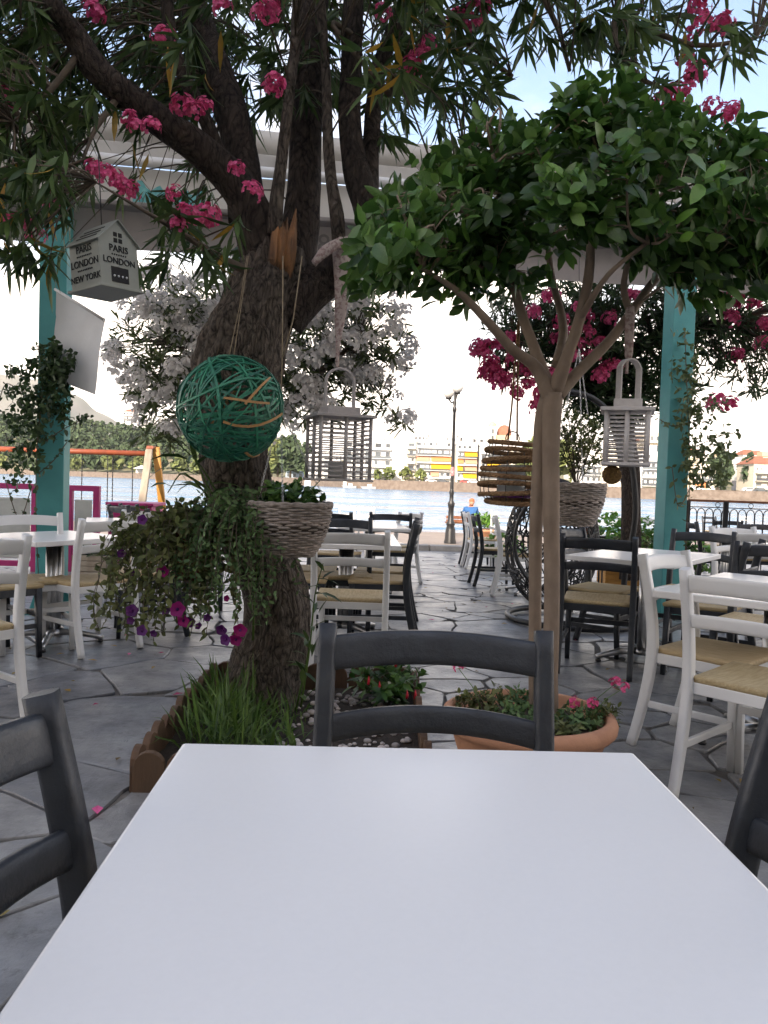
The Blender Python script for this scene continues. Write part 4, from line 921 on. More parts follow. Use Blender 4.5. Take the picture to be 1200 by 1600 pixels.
# ------------------------------------------------ ficus standard in a terracotta bowl
PC = Vector((.585, 3.0, 0))
bowl = thing('terracotta_bowl', 'wide terracotta bowl pot behind the nearest table', 'pot', PC+Vector((0, 0, .012)))
m = MB(); m.lathe([(.001, 0), (.20, 0), (.215, .02), (.27, .16), (.298, .245), (.302, .25), (.322, .255), (.335, .27), (.338, .292), (.33, .312), (.315, .32), (.298, .318), (.292, .30), (.285, .27), (.001, .262)], 48); m.build('bowl', TERRA, bowl, org=(0, 0, 0))
m = MB(); m.lathe([(.001, .272), (.15, .278), (.28, .268)], 24); m.build('soil', SOIL, bowl, org=(0, 0, 0))
FT = thing('ficus_tree', 'round-leaved standard tree with pale twin stems in the bowl', 'tree', PC+Vector((.05, .05, .275)))
for L in ([(859, 1125, 3.04, 13.5), (859, 1060, 3.04, 13), (862, 960, 3.04, 12.5), (862, 860, 3.04, 12.5), (861, 760, 3.04, 13), (861, 680, 3.05, 14), (863, 615, 3.06, 17)], [(836, 1110, 3.14, 10), (836, 1020, 3.14, 10), (836, 930, 3.14, 10), (837, 840, 3.13, 10.5), (842, 740, 3.11, 11), (847, 660, 3.09, 12), (860, 612, 3.07, 14)]):
    m = MB(); P, Q = pxpath(L, 6); bark_tube(m, P, Q, 18, .06, 7); m.build('stem', SMOOTHBARK, FT)
FB = [[(862, 625, 3.06, 15), (838, 575, 3.05, 10), (800, 545, 3.0, 8), (760, 500, 2.95, 7), (715, 455, 2.9, 5), (660, 420, 2.85, 3)],
      [(858, 612, 3.06, 13), (835, 545, 3.1, 9), (815, 490, 3.12, 8), (795, 410, 3.15, 7), (788, 340, 3.15, 5), (770, 240, 3.1, 3)],
      [(866, 612, 3.06, 14), (885, 560, 3.0, 10), (905, 500, 2.95, 9), (920, 430, 2.9, 8), (925, 350, 2.9, 6), (940, 230, 2.9, 3)],
      [(870, 618, 3.06, 12), (905, 580, 3.1, 9), (950, 535, 3.12, 8), (985, 490, 3.15, 7), (1030, 430, 3.2, 6), (1090, 385, 3.2, 4), (1150, 330, 3.2, 2)],
      [(870, 570, 3.15, 8), (880, 510, 3.3, 7), (860, 420, 3.4, 5), (850, 300, 3.4, 3)], [(985, 492, 3.15, 6), (975, 440, 3.1, 5), (1000, 350, 3.0, 3)], [(905, 500, 2.95, 6), (950, 430, 2.8, 4), (1010, 380, 2.75, 3)], [(790, 380, 3.15, 5), (720, 330, 3.1, 4), (660, 290, 3.05, 3)]]
FL = []
for L in FB:
    m = MB(); P, Q = pxpath(L, 5); m.tube(P, Q, 10); m.build('branch', SMOOTHBARK, FT); FL += P[6:]
TOPE = [(560, 400), (600, 310), (680, 235), (760, 200), (850, 160), (950, 115), (1050, 140), (1130, 175), (1200, 160), (1300, 220)]
BOTE = [(560, 480), (600, 500), (660, 480), (720, 530), (770, 480), (830, 440), (900, 425), (1000, 445), (1080, 490), (1150, 455), (1300, 450)]
blobs = []; rg = np.random.default_rng(77)
for k in range(92):
    cx = 578+700*(k+rg.random())/92; t_ = ((k*.618) % 1+rg.uniform(-.12, .12)) % 1; ya, yb = interp(TOPE, cx)+35, interp(BOTE, cx)-35
    e = 1-abs(t_-.45)*1.2; blobs.append((cx, ya+(yb-ya)*t_, 3.05+rg.uniform(-.5, .5)*max(.25, e), rg.uniform(38, 62), rg.uniform(30, 48), rg.uniform(.10, .18), int(rg.integers(8, 14))))
rows = []; tip = []
FLa = np.array([list(a) for a in FL])
mbr = MB(); sub_ = []
for (cx, cy, d, rx, ry, rd, n) in blobs:
    bcen = at(cx, cy, d); a_ = FLa[np.argmin(np.linalg.norm(FLa-np.array(bcen), axis=1)+np.maximum(0, FLa[:, 2]-bcen.z)*.5)]
    q = smoothpath([a_, (a_+np.array(bcen))/2+rg.normal(size=3)*.05+[0, 0, .04], np.array(bcen)+rg.normal(size=3)*.02], 5); mbr.tube(q, [.0065-.0035*i/len(q) for i in range(len(q))], 6); sub_ += q[3:]
    for _ in range(n):
        v = rnd_dir(rg)*rg.random()**.28; p = at(cx+v[0]*rx, cy+v[2]*-ry, d+v[1]*rd)
        c = at(880, 420, 3.05); o = (p-c).normalized(); ax = np.array(o)*.8+rg.normal(size=3)*.4+np.array([0, 0, .15])
        rows += whorl(rg, p, ax, rg.integers(5, 9), (.055, .098), (.0155, .025), (30, 95), (0, .3), .09); tip.append(p)
rows.sort(key=lambda r: r[3]/np.linalg.norm(np.array(r[0])-np.array(CP)) if 500 < proj(r[0])[0] < 1210 else 0, reverse=True)
rg = np.random.default_rng(78)
fcrown = leaf_mesh('crown', rows[290:], LEAF_F, FT, prof=FICUSP)
leaf_objects(rows[:290], [LEAF_F, LEAF_F, LEAF_F, LEAF_F, LEAF_LT], fcrown, FICUSP)
mbr.build('side_branches', SMOOTHBARK, FT)['kind'] = 'stuff'; twigs('twig', tip, sub_, .0022, SMOOTHBARK, FT, rg, .02)
# ------------------------------------------------ plants in the bowl
def tuft(rows, c, r, h, n, rg, L=(.02, .045), W=(.005, .010)):
    for _ in range(n):
        v = rnd_dir(rg)*rg.random()**.4; p = np.array(c)+v*[r, r, h*.5]+[0, 0, h*.5]
        rows += whorl(rg, p, (v[0]*.6, v[1]*.6, .7), rg.integers(4, 7), L, W, (20, 90), (0, .4), .03)
def herb(name, label, cat, loc, r, h, n, mat, L=(.02, .045), W=(.005, .010), grp=None, fl=None):
    t = thing(name, label, cat, loc, grp); rows = []; tuft(rows, loc, r, h, n, rg, L, W)
    leaf_mesh('leaves', rows, mat, t); m = MB()
    for _ in range(max(4, n//6)):
        a = rg.uniform(0, 6.28); q = Vector(loc); e = q+Vector((r*.7*math.cos(a), r*.7*math.sin(a), h*rg.uniform(.5, .95))); m.tube([q, (q+e)/2+Vector((0, 0, h*.1)), e], [.0025, .002, .0012], 4)
    m.build('stems', TWIG, t)
    return t
for i, (px, py, d, r, h, n, mt) in enumerate([(765, 1115, 3.05, .10, .13, 50, PETUNIA_L), (800, 1120, 2.95, .09, .10, 40, TRAIL), (730, 1120, 3.1, .07, .08, 24, PETUNIA_L), (905, 1125, 2.95, .09, .09, 46, TRAIL), (940, 1115, 3.0, .08, .10, 34, PETUNIA_L), (875, 1140, 2.85, .08, .06, 30, PETUNIA_L), (815, 1085, 3.2, .10, .09, 30, TRAIL)]):
    p = at(px, py, d); p.z = .28
    herb('bowl_plant', ['tall yellowish verbena clump at the left of the bowl', 'green clump in the bowl behind the chair back', 'low straw-coloured clump at the bowl left rim', 'green clump in the bowl right of the stems', 'loose verbena clump at the bowl right rim', 'low clump at the front of the bowl below the stems', 'leafy clump at the back of the bowl'][i], 'plant', p, r, h, n, mt)
CL_VERB = [cluster_mesh('flower_cluster', PINK, rg, 14, .022, .009) for _ in range(2)]
for i, (px, py, d) in enumerate([(717, 1045, 3.0), (962, 1068, 2.95), (975, 1075, 2.95), (925, 1100, 2.95), (895, 1098, 3.0)]):
    p = at(px, py, d); t = thing('verbena_stalk', ['pink verbena head leaning left over the bowl', 'pink verbena head leaning right over the bowl, upper one', 'pink verbena head leaning right over the bowl, lower one', 'small pink verbena head low at the bowl right rim', 'small pink verbena head beside the pale stem'][i], 'flower', (p.x, p.y, .28))
    b = Vector((PC.x+(p.x-PC.x)*.6, p.y, .29)); m = MB(); m.tube([b, (b+p)/2+Vector((0, 0, .03)), p], [.002, .0017, .0013], 5); m.build('stalk', TRAIL, t); put_clusters(CL_VERB, [p], t, rg, (.9, 1.2), 'flower_head')
# ------------------------------------------------ planting bed round the trunk
x0, x1, y0, y1 = BED
m = MB(); n = 16; vs_ = [(x0+(x1-x0)*i/n, y0+(y1-y0)*j/n, .045+.03*noise.noise((i*.6, j*.6, 2))) for i in range(n+1) for j in range(n+1)]
m.add(vs_, [(i*(n+1)+j, (i+1)*(n+1)+j, (i+1)*(n+1)+j+1, i*(n+1)+j+1) for i in range(n) for j in range(n)], True); struct(m.build('bed_soil', SOIL))
ed = thing('bed_edging', 'brown scalloped wooden edging round the tree bed', 'edging', ((x0+x1)/2, (y0+y1)/2, .0))
def edge_board(w_, h, th):
    m = MB(); pr = [(-w_/2, 0), (w_/2, 0), (w_/2, h-w_*.5)]+[(w_/2*math.cos(R(a)), h-w_*.5+w_*.5*math.sin(R(a))) for a in (25, 50, 75, 90, 105, 130, 155)]+[(-w_/2, h-w_*.5)]
    k = len(pr); m.add([(a, -th/2, b) for a, b in pr]+[(a, th/2, b) for a, b in pr], [tuple(range(k)), tuple(range(2*k-1, k-1, -1))]+[(i, k+i, k+(i+1) % k, (i+1) % k) for i in range(k)]); return m.mesh('edging_board', EDGEW)
EB = edge_board(.118, .165, .03)
def edge_run(a, b):
    a, b = Vector(a), Vector(b); L = (b-a).length; k = int(L/.12); d = (b-a)/L; yaw = math.atan2(d.y, d.x)
    for i in range(k):
        o = link('edging_board', EB, ed, .003); p = a+d*((i+.5)*L/k); o.location = (p.x-ed.location.x, p.y-ed.location.y, -.005+rs.uniform(0, .015)); o.rotation_euler = (rs.uniform(-.05, .05), rs.uniform(-.03, .03), yaw+rs.uniform(-.04, .04))
    m = MB(); c = (a+b)/2; m.box((c.x, c.y, .085), (L, .02, .03), axes(yaw)); m.build('batten', EDGEW, ed)
edge_run((x0, y0, 0), (x1, y0, 0)); edge_run((x0, y1, 0), (x1, y1, 0)); edge_run((x0, y0, 0), (x0, y1, 0)); edge_run((x1, y0, 0), (x1, y1, 0))
rows = []
for _ in range(900):
    px, d = rg.normal(365, 52), rg.uniform(3.15, 4.0)
    if px < 285 or px > 480: continue
    p = at(px, 1100, d); p.z = .05
    if p.x < x0+.06: continue
    rows += whorl(rg, p, (rg.normal()*.25, rg.normal()*.25, 1), 1, (.08, .36) if px < 400 else (.07, .2), (.003, .0075), (2, 42), (.05, .6), 0)
struct(leaf_mesh('grass_tuft', rows, GRASSM, None, .3), 'stuff')['label'] = 'long green grass at the foot of the tree'
m = MB()
for _ in range(260):
    x = rg.uniform(-.42, .15); y = rg.uniform(3.05, 4.2); r = rg.uniform(.008, .02); m.ball((x, y, .055+.02*noise.noise((x*3, y*3, 1))), r, 7, 5, (1, rg.uniform(.7, 1.2), .6))
struct(m.build('pebbles', pmat('pebble', (.52, .47, .44), (.35, .30, .28), 6, .8, island=.35)), 'stuff')['label'] = 'pale pebbles on the soil of the tree bed'
p = at(604, 1105, 3.95); p.z = .05
dp = herb('dipladenia_plant', 'dark glossy plant with red buds in the tree bed', 'plant', p, .18, .27, 62, LEAF_F, (.05, .085), (.012, .019))
m = MB()
for (px, py) in ((592, 1078), (635, 1092), (648, 1092), (575, 1070), (618, 1042)):
    a = at(px, py, 3.8); m.tube([a, a+Vector((.004, 0, .02)), a+Vector((.002, 0, .045))], [.006, .007, .001], 6)
m.build('red_buds', pmat('red_bud', (.55, .02, .04), None, 5, .5), dp)
# ------------------------------------------------ white oleander behind, pink oleander at the right rear
def flowering(name, label, trunk_px, blobs, clusters, CLM, leafm, kL, kW, d, extra_lim=(), grp=None, csc=(.8, 1.2), ntw=1.0):
    b = at(*trunk_px[0][:3]); t = thing(name, label, 'tree', (b.x, b.y, gz(b.y)))
    LPs = []
    for i, L in enumerate([trunk_px]+list(extra_lim)):
        m = MB(); P, Q = pxpath(L, 5); bark_tube(m, P, Q, 16, .1, 3); m.build('trunk' if i == 0 else 'limb', BARK if name[0] == 'p' else SMOOTHBARK, t); LPs += P[3:]
    rows, tip = [], []
    for (cx, cy, dd, rx, ry, rd, n) in blobs:
        for _ in range(int(n*ntw)):
            v = rnd_dir(rg)*rg.random()**.33; p = at(cx+v[0]*rx, cy-v[2]*ry, dd+v[1]*rd); ax = v*.8+rg.normal(size=3)*.4+np.array([0, 0, .25])
            rows += whorl(rg, p, ax, rg.integers(7, 11), kL, kW, (15, 75), (0, .25), .12); tip.append(p)
    cr_ = leaf_mesh('crown', rows, leafm, t); twigs('twig', tip, LPs, .006, TWIG, t, rg, .05)
    put_clusters(CLM, clusters, cr_, rg, csc); return t
wb = [(255, 545, 8.6, 85, 100, .8, 130), (290, 480, 8.7, 90, 60, .8, 90), (480, 540, 8.9, 90, 90, .9, 130), (570, 520, 8.6, 75, 80, .7, 110), (400, 470, 9.1, 110, 70, .8, 100), (270, 620, 8.4, 60, 60, .5, 50), (500, 610, 8.8, 70, 60, .6, 70), (390, 600, 9.2, 110, 90, .6, 80), (590, 620, 8.5, 30, 40, .3, 14), (625, 660, 8.4, 18, 16, .15, 5), (240, 680, 8.4, 40, 25, .3, 12)]
wc = []
for (cx, cy, dd, rx, ry, rd, n) in wb:
    for _ in range(int(n*.62)):
        v = rnd_dir(rg)
        if v[1] > .35: v[1] *= -1
        wc.append(at(cx+v[0]*rx*1.03, cy-v[2]*ry*1.03, dd+v[1]*rd))
rg.shuffle(wc); wc = wc[:300]
flowering('white_oleander', 'white-flowered oleander tree in full bloom behind the big trunk', [(415, 905, 9.0, 14), (412, 800, 9.0, 12), (405, 700, 9.0, 11), (400, 620, 9.0, 9)], wb, [p for p in wc], CL_WHITE, LEAF_W, (.10, .16), (.011, .016), 9,
          extra_lim=[[(405, 690, 9.0, 8), (340, 620, 8.8, 6), (280, 540, 8.7, 4)], [(405, 680, 9.0, 8), (480, 600, 8.9, 6), (560, 530, 8.7, 4)], [(400, 640, 9, 7), (405, 540, 9, 5), (400, 470, 9, 3)]], csc=(.7, 1.25))
pb = [(800, 540, 8.8, 60, 60, .5, 70), (930, 520, 9.2, 110, 90, .8, 330), (965, 605, 9.2, 70, 65, .6, 240), (1060, 540, 9.2, 70, 90, .6, 150), (900, 600, 9.2, 50, 50, .4, 80), (1120, 490, 9.0, 110, 70, .8, 120), (1180, 560, 8.8, 60, 60, .6, 60), (1010, 450, 9.2, 120, 60, .8, 110), (840, 470, 9.2, 90, 50, .6, 70), (1060, 600, 9.3, 50, 50, .4, 40), (1270, 520, 9, 80, 90, .8, 60)]
pcl = [(765, 570), (780, 590), (800, 560), (830, 600), (845, 615), (760, 545), (820, 585), (752, 560), (770, 580), (790, 600), (808, 612), (785, 545), (800, 530), (835, 490), (860, 465), (775, 600), (842, 640), (850, 628), (880, 500), (905, 480), (920, 520), (935, 540), (950, 500), (890, 560), (905, 545), (960, 570), (940, 590), (925, 560), (950, 575), (915, 500), (1135, 455), (1150, 475), (1170, 460), (1190, 460), (1145, 500), (1195, 510), (1155, 555), (1190, 540), (1120, 450), (1180, 475), (1115, 632), (1140, 635), (870, 530), (895, 520), (985, 470), (745, 548), (815, 570), (758, 585), (862, 590), (880, 590)]
flowering('pink_oleander', 'pink-flowered oleander tree behind the ficus by the right teal post', [(985, 905, 9.3, 17), (986, 820, 9.3, 15), (984, 740, 9.3, 15), (972, 660, 9.3, 17), (960, 590, 9.3, 16), (950, 530, 9.3, 12)], pb, [at(px+rg.uniform(-5, 5), py+rg.uniform(-5, 5), 8.55+rg.uniform(-.15, .1)) for (px, py) in pcl for _ in range(2)], CL_PINK, LEAF_V, (.10, .17), (.010, .015), 9,
          extra_lim=[[(962, 620, 9.3, 12), (880, 560, 9.1, 8), (800, 530, 8.9, 4)], [(958, 570, 9.3, 12), (1040, 520, 9.1, 8), (1150, 500, 9.0, 4)]], csc=(1.1, 1.7))
# ============================================================ PERGOLA, LAMP, BENCH AND OTHER FIXTURES
PL, PR = gnd(80, 958), gnd(1040, 966); PL.z = PR.z = 0
pdir = (PR-PL).normalized(); pyaw = math.atan2(pdir.y, pdir.x); pn = Vector((-pdir.y, pdir.x, 0))
def post(P, h, label, nm='teal_post'):
    t = thing(nm, label, 'post', (P.x, P.y, 0)); t.rotation_euler.z = pyaw
    m = MB(); m.box((0, 0, h/2), (.215, .20, h)); link('shaft', m.mesh('shaft', TEAL), t, .006)
    m = MB(); m.box((0, 0, .02), (.36, .34, .024)); link('base_plate', m.mesh('base_plate', TEAL), t, .004)
    for (dx, dy) in ((1, 0), (-1, 0), (0, 1), (0, -1)):
        m = MB(); w_ = .012; a = .107 if dx else .10
        if dx: v = [(dx*a, -w_, .03), (dx*(a+.07), -w_, .03), (dx*a, -w_, .25), (dx*a, w_, .03), (dx*(a+.07), w_, .03), (dx*a, w_, .25)]
        else: v = [(-w_, dy*a, .03), (-w_, dy*(a+.07), .03), (-w_, dy*a, .25), (w_, dy*a, .03), (w_, dy*(a+.07), .03), (w_, dy*a, .25)]
        m.add(v, [(0, 1, 2), (3, 5, 4), (0, 3, 4, 1), (1, 4, 5, 2), (2, 5, 3, 0)]); link('gusset', m.mesh('gusset', TEAL), t)
    return t
post(PL, 3.42, 'left teal post wrapped in climbing vine'); post(PR, 3.42, 'right teal post behind the white lantern')
awn = thing('awning', 'retracted pale awning spanning between the two teal posts', 'awning', (PL.x, PL.y, 0)); awn.rotation_euler.z = pyaw
SPAN = (PR-PL).length; XA, XB = -1.6, SPAN+2.2; XC = (XA+XB)/2; XL = XB-XA
def ab(nm, mat, y, z0, z1, th, bev=.01):
    m = MB(); m.box((XC, y, (z0+z1)/2), (XL, th, z1-z0)); return link(nm, m.mesh(nm, mat), awn, bev)
ab('front_beam', TAUPE, 0, 3.43, 3.47, .16)
def drape(nm, mat, y, z0, z1, amp, ph):
    m = MB(); n = 120; vs = []
    for i in range(n+1):
        x = XA+XL*i/n
        for k in range(4): z = z1+(z0-z1)*k/3; vs.append((x, y+amp*(k/3)*math.sin(x*3.1+ph)+amp*.4*math.sin(x*9+k), z))
    m.add(vs, [(i*4+k, (i+1)*4+k, (i+1)*4+k+1, i*4+k+1) for i in range(n) for k in range(3)], True); return link(nm, m.mesh(nm, mat), awn)
low = drape('lower_valance', TAUPE, .09, 3.12, 3.45, .012, 0); upv = drape('upper_valance', VALANCE, .12, 3.45, 3.82, .008, 1)
m = MB(); m.tube([(XA, .05, 3.85), (XB, .05, 3.85)], .045, 14); link('front_tube', m.mesh('front_tube', ALUM), awn)
ab('cassette_rail', VALANCE, .14, 3.90, 4.02, .10)
m = MB(); n = 60; vs = []
for i in range(n+1):
    x = XA+XL*i/n; sg = .012*math.sin(x*2.2)
    for (y, z) in ((.22, 4.05), (.12, 4.08), (.10, 4.16), (.14, 4.25), (.30, 4.30), (.9, 4.36), (1.3, 4.34)): vs.append((x, y, z+sg))
m.add(vs, [(i*7+k, (i+1)*7+k, (i+1)*7+k+1, i*7+k+1) for i in range(n) for k in range(6)], True); link('folded_canopy', m.mesh('folded_canopy', VALANCE), awn)
for x in (0, SPAN*.33, SPAN*.66, SPAN):
    m = MB(); m.box((x, .65, 3.96), (.08, 1.3, .10)); link('rafter', m.mesh('rafter', ALUM), awn, .006)
    m = MB(); m.box((x, 0, 3.65), (.07, .07, .42)); link('strut', m.mesh('strut', ALUM), awn, .006)
def text_mesh(s, size, mat, ext=.001, bold=.0):
    c = bpy.data.curves.new('t', 'FONT'); c.body = s; c.size = size; c.extrude = ext; c.offset = bold; c.align_x = 'CENTER'; c.resolution_u = 3
    o = bpy.data.objects.new('t', c); COL.objects.link(o); me = bpy.data.meshes.new_from_object(o.evaluated_get(bpy.context.evaluated_depsgraph_get()))
    bpy.data.objects.remove(o); me.materials.clear(); me.materials.append(mat); return me
GREYPR = pmat('grey_print', (.17, .155, .155), None, 5, .9); TEALPR = pmat('teal_print', (.10, .40, .42), (.2, .5, .5), 25, .9)
for (px, s_) in ((303, '8'), (508, '8')):
    o = link('lettering', text_mesh(s_, .24, GREYPR), awn); q = (at(px, 372, 6.8)-Vector((PL.x, PL.y, 0))); o.location = (q.dot(pdir), .068, 3.2); o.rotation_euler = (R(90), 0, 0)
q = at(262, 318, 6.75)-Vector((PL.x, PL.y, 0)); lx = q.dot(pdir); m = MB()
pts = [(lx-.30+.6*i/16, .10, 3.50+.24*(.55+.45*math.sin(i*.9)*math.cos(i*.37))) for i in range(17)]
m.add([(a[0], .104, 3.49) for a in pts]+[(a[0], .104, a[2]) for a in pts], [(i, i+1, 18+i, 17+i) for i in range(16)]); link('teal_emblem', m.mesh('teal_emblem', TEALPR), awn)
# hanging clear-white sheet beside the left post
m = MB(); n = 10; vs = []
A0, A1, B0, B1 = at(86, 452, 6.45), at(163, 500, 6.2), at(78, 590, 6.45), at(146, 616, 6.2)
for i in range(n+1):
    for j in range(n+1):
        u, v = i/n, j/n; p = (A0*(1-u)+A1*u)*(1-v)+(B0*(1-u)+B1*u)*v
        vs.append(p+Vector((0, .07*math.sin(u*2.6+.3)+.02*math.sin(v*5+u*3), .0)))
f_ = [(i*(n+1)+j, (i+1)*(n+1)+j, (i+1)*(n+1)+j+1, i*(n+1)+j+1) for i in range(n) for j in range(n)]
m.add(vs, f_, True); sh = thing('hanging_sheet', 'white cloth sheet hanging beside the left teal post', 'cloth', (A0+A1)/2); m.build('cloth', CLOTH, sh)
m = MB(); m.tube([A0, A1], .012, 8); m.build('top_hem', CLOTH, sh); m = MB()
for a in (A0, A1): m.tube([a, Vector((a.x, a.y+.1, 3.14))], .002, 5)
m.build('cords', TWINE, sh)
# vines on the posts
def vine(label, blobs, stems, parent_loc, mat, L=(.035, .065), W=(.012, .02)):
    t = thing('climbing_vine', label, 'vine', parent_loc); rows = []
    for (cx, cy, d, rx, ry, rd, n) in blobs:
        for _ in range(n):
            v = rnd_dir(rg)*rg.random()**.45; rows.extend(whorl(rg, at(cx+v[0]*rx, cy-v[2]*ry, d+v[1]*rd), rnd_dir(rg)+np.array([0, 0, -.4]), rg.integers(3, 6), L, W, (30, 100), (0, .3), .04))
    for s in stems:
        P = smoothpath([at(*p) for p in s], 6); m = MB(); m.tube(P, .004, 5); m.build('stem', TWIG, t)
        for p in P[::2]: rows.extend(whorl(rg, p, rnd_dir(rg)+np.array([0, 0, -.3]), 2, L, W, (30, 100), (0, .3), .02))
    leaf_mesh('foliage', rows, mat, t); return t
vine('dark leafy vine climbing the left teal post', [(80, 565, 6.35, 38, 34, .22, 130), (50, 640, 6.35, 44, 75, .2, 150), (90, 610, 6.3, 30, 45, .12, 70), (30, 580, 6.4, 22, 24, .2, 12), (35, 720, 6.35, 32, 30, .2, 26), (115, 655, 6.3, 26, 14, .1, 8), (30, 755, 6.4, 25, 20, .2, 8)], [[(60, 900, 6.4), (56, 800, 6.35), (58, 700, 6.35), (66, 600, 6.35), (60, 540, 6.35)], [(70, 690, 6.3), (100, 670, 6.25), (140, 650, 6.3)], [(60, 740, 6.3), (85, 718, 6.25), (105, 690, 6.25)], [(40, 620, 6.4), (10, 600, 6.4), (-5, 640, 6.4)], [(50, 760, 6.3), (30, 810, 6.3), (8, 750, 6.3)]], (PL.x-.1, PL.y-.2, 0), LEAF_V)
vine('loose flowering vine on the right side of the right teal post', [(1080, 640, 7.15, 22, 60, .2, 46), (1085, 720, 7.1, 26, 50, .2, 60), (1115, 700, 7.1, 40, 50, .25, 46), (1070, 560, 7.2, 26, 60, .2, 36), (1110, 640, 7.1, 36, 30, .2, 14), (1120, 750, 7.1, 25, 20, .2, 14)], [[(1070, 960, 7.25), (1072, 850, 7.2), (1078, 740, 7.15), (1074, 620, 7.15), (1070, 520, 7.2)], [(1080, 700, 7.1), (1130, 680, 7.05), (1155, 676, 7.0)], [(1076, 660, 7.1), (1050, 665, 7.1), (1030, 655, 7.1)], [(1080, 760, 7.1), (1060, 790, 7.05), (1050, 730, 7.1)]], (PR.x+.2, PR.y, 0), LEAF_W, (.04, .07), (.012, .018))
# ---- street lamp
lb = gnd(703, 849); LPz = -.16; lb = onz(703, 849, LPz); lt = at(709, 606, lb.y); H = lt.z-LPz
lamp = thing('street_lamp', 'dark cast-iron lamp post with two white globes by the sea', 'street lamp', (lb.x, lb.y, LPz))
m = MB(); m.lathe([(.14, 0), (.14, .04), (.125, .10), (.11, .32), (.085, .40), (.10, .43), (.10, .47), (.07, .52), (.06, .8), (.075, .86), (.085, .92), (.05, .98), (.045, 1.1), (.06, 1.16), (.04, 1.25)], 16); m.build('base', BLACKM, lamp, org=(0, 0, 0))
m = MB(); m.lathe([(.042, 1.2), (.036, 2.0), (.032, H-.55), (.05, H-.52), (.05, H-.46), (.03, H-.42), (.045, H-.34), (.03, H-.28), (.025, H-.12)], 12); m.build('pole', BLACKM, lamp, org=(0, 0, 0))
GLOBE = pmat('opal_globe', (.55, .55, .54), None, 5, .3)
for (dx, dy, dz) in ((.05, -.02, .0), (-.12, .3, -.09)):
    m = MB(); m.tube([(0, 0, H-.3), (dx*.5, dy*.5, H-.24+dz), (dx, dy, H-.13+dz)], .018, 8); a = m.build('arm', BLACKM, lamp, org=(0, 0, 0))
    m = MB(); m.lathe([(.06, H-.14+dz), (.075, H-.12+dz), (.07, H-.10+dz)], 12, (dx, dy, 0)); m.build('holder', BLACKM, lamp, org=(0, 0, 0))
    m = MB(); m.ball((dx, dy, H+.02+dz), .135, 16, 10); m.build('globe', GLOBE, lamp, org=(0, 0, 0))
m = MB(); m.lathe([(.043, 1.55), (.047, 1.56), (.047, 1.74), (.043, 1.75)], 12); m.build('sticker', pmat('red_sticker', (.35, .05, .06), (.5, .4, .4), 30, .6), lamp, org=(0, 0, 0))
# ---- bench and the seated man
by = 23.3; bz = zp0-.01+(zp1-zp0+.01)*(by-KERB_Y-.32)/(QUAY_Y-KERB_Y-.32); bl, br = at(697, 812, by), at(772, 812, by)
bench = thing('wooden_bench', 'brown slatted wooden bench facing the sea behind the lamp', 'bench', ((bl.x+br.x)/2, by, bz)); bw_ = br.x-bl.x
for i, (y, z) in enumerate(((0, .53), (-.03, .42))):
    m = MB(); m.box((0, y, z), (bw_, .035, .09)); link('back_slat', m.mesh('back_slat', BENCHW), bench, .006)
for y in (.08, .19, .30, .41):
    m = MB(); m.box((0, y, .36), (bw_, .09, .035)); link('seat_slat', m.mesh('seat_slat', BENCHW), bench, .005)
for x in (-bw_*.4, bw_*.4):
    m = MB(); m.tube([(x, -.02, .56), (x, 0, .34), (x, .03, 0)], .025, 8); m.tube([(x, 0, .335), (x, .42, .335), (x, .40, 0)], .022, 8); link('end_frame', m.mesh('end_frame', BLACKM), bench)
mx_ = at(735, 800, by+.22).x; my = by+.22; mzs = bz+.38
man = thing('person', 'man in a blue shirt and orange cap sitting on the bench by the sea', 'person', (mx_, my, bz+.02)); man.scale = (.9, .9, .9)
SKIN = pmat('skin', (.48, .25, .17), None, 5, .6); SHIRT = pmat('blue_shirt', (.025, .12, .30), (.02, .09, .25), 12, .8, .2, 40); TROUS = pmat('trousers', (.05, .05, .06), None, 5, .8); CAP = pmat('orange_cap', (.45, .13, .06), None, 5, .8)
def skin_body(name, verts, edges, rad, mat, parent, root=0, sub=2):
    me = bpy.data.meshes.new(name); me.from_pydata([tuple(v) for v in verts], edges, []); me.materials.append(mat)
    o = link(name, me, parent); md = o.modifiers.new('skin', 'SKIN'); md.use_smooth_shade = True
    for i, r in enumerate(rad): me.skin_vertices[0].data[i].radius = (r, r) if not hasattr(r, '__len__') else r
    me.skin_vertices[0].data[root].use_root = True; s = o.modifiers.new('sub', 'SUBSURF'); s.levels = sub; s.render_levels = sub; return o
S = .38
V = [(0, 0, S+.08), (0, .0, S+.28), (.01, .06, S+.46), (.03, .10, S+.54), (.05, .13, S+.62),
     (-.16, .05, S+.47), (-.22, .10, S+.24), (-.15, .28, S+.14), (-.10, .33, S+.13), (.19, .05, S+.47), (.25, .12, S+.24), (.16, .28, S+.14), (.10, .34, S+.13),
     (-.10, .04, S+.05), (-.13, .42, S+.07), (-.13, .45, -.0+.08), (-.13, .57, .05), (.10, .04, S+.05), (.13, .42, S+.07), (.13, .45, .08), (.13, .57, .05)]
E = [(0, 1), (1, 2), (2, 3), (3, 4), (2, 5), (5, 6), (6, 7), (7, 8), (2, 9), (9, 10), (10, 11), (11, 12), (0, 13), (13, 14), (14, 15), (15, 16), (0, 17), (17, 18), (18, 19), (19, 20)]
Rr = [(.15, .12), (.165, .12), (.13, .11), .055, .055, .07, .05, .04, .035, .07, .05, .04, .035, .09, .07, .05, .045, .09, .07, .05, .045]
skin_body('body', V, E, Rr, SKIN, man)
V2 = [V[0], V[1], V[2], V[5], V[6], V[9], V[10]]
skin_body('shirt', [(a, b, c) for a, b, c in V2], [(0, 1), (1, 2), (2, 3), (3, 4), (2, 5), (5, 6)], [(.18, .15), (.195, .15), (.16, .13), .10, .075, .10, .075], SHIRT, man)
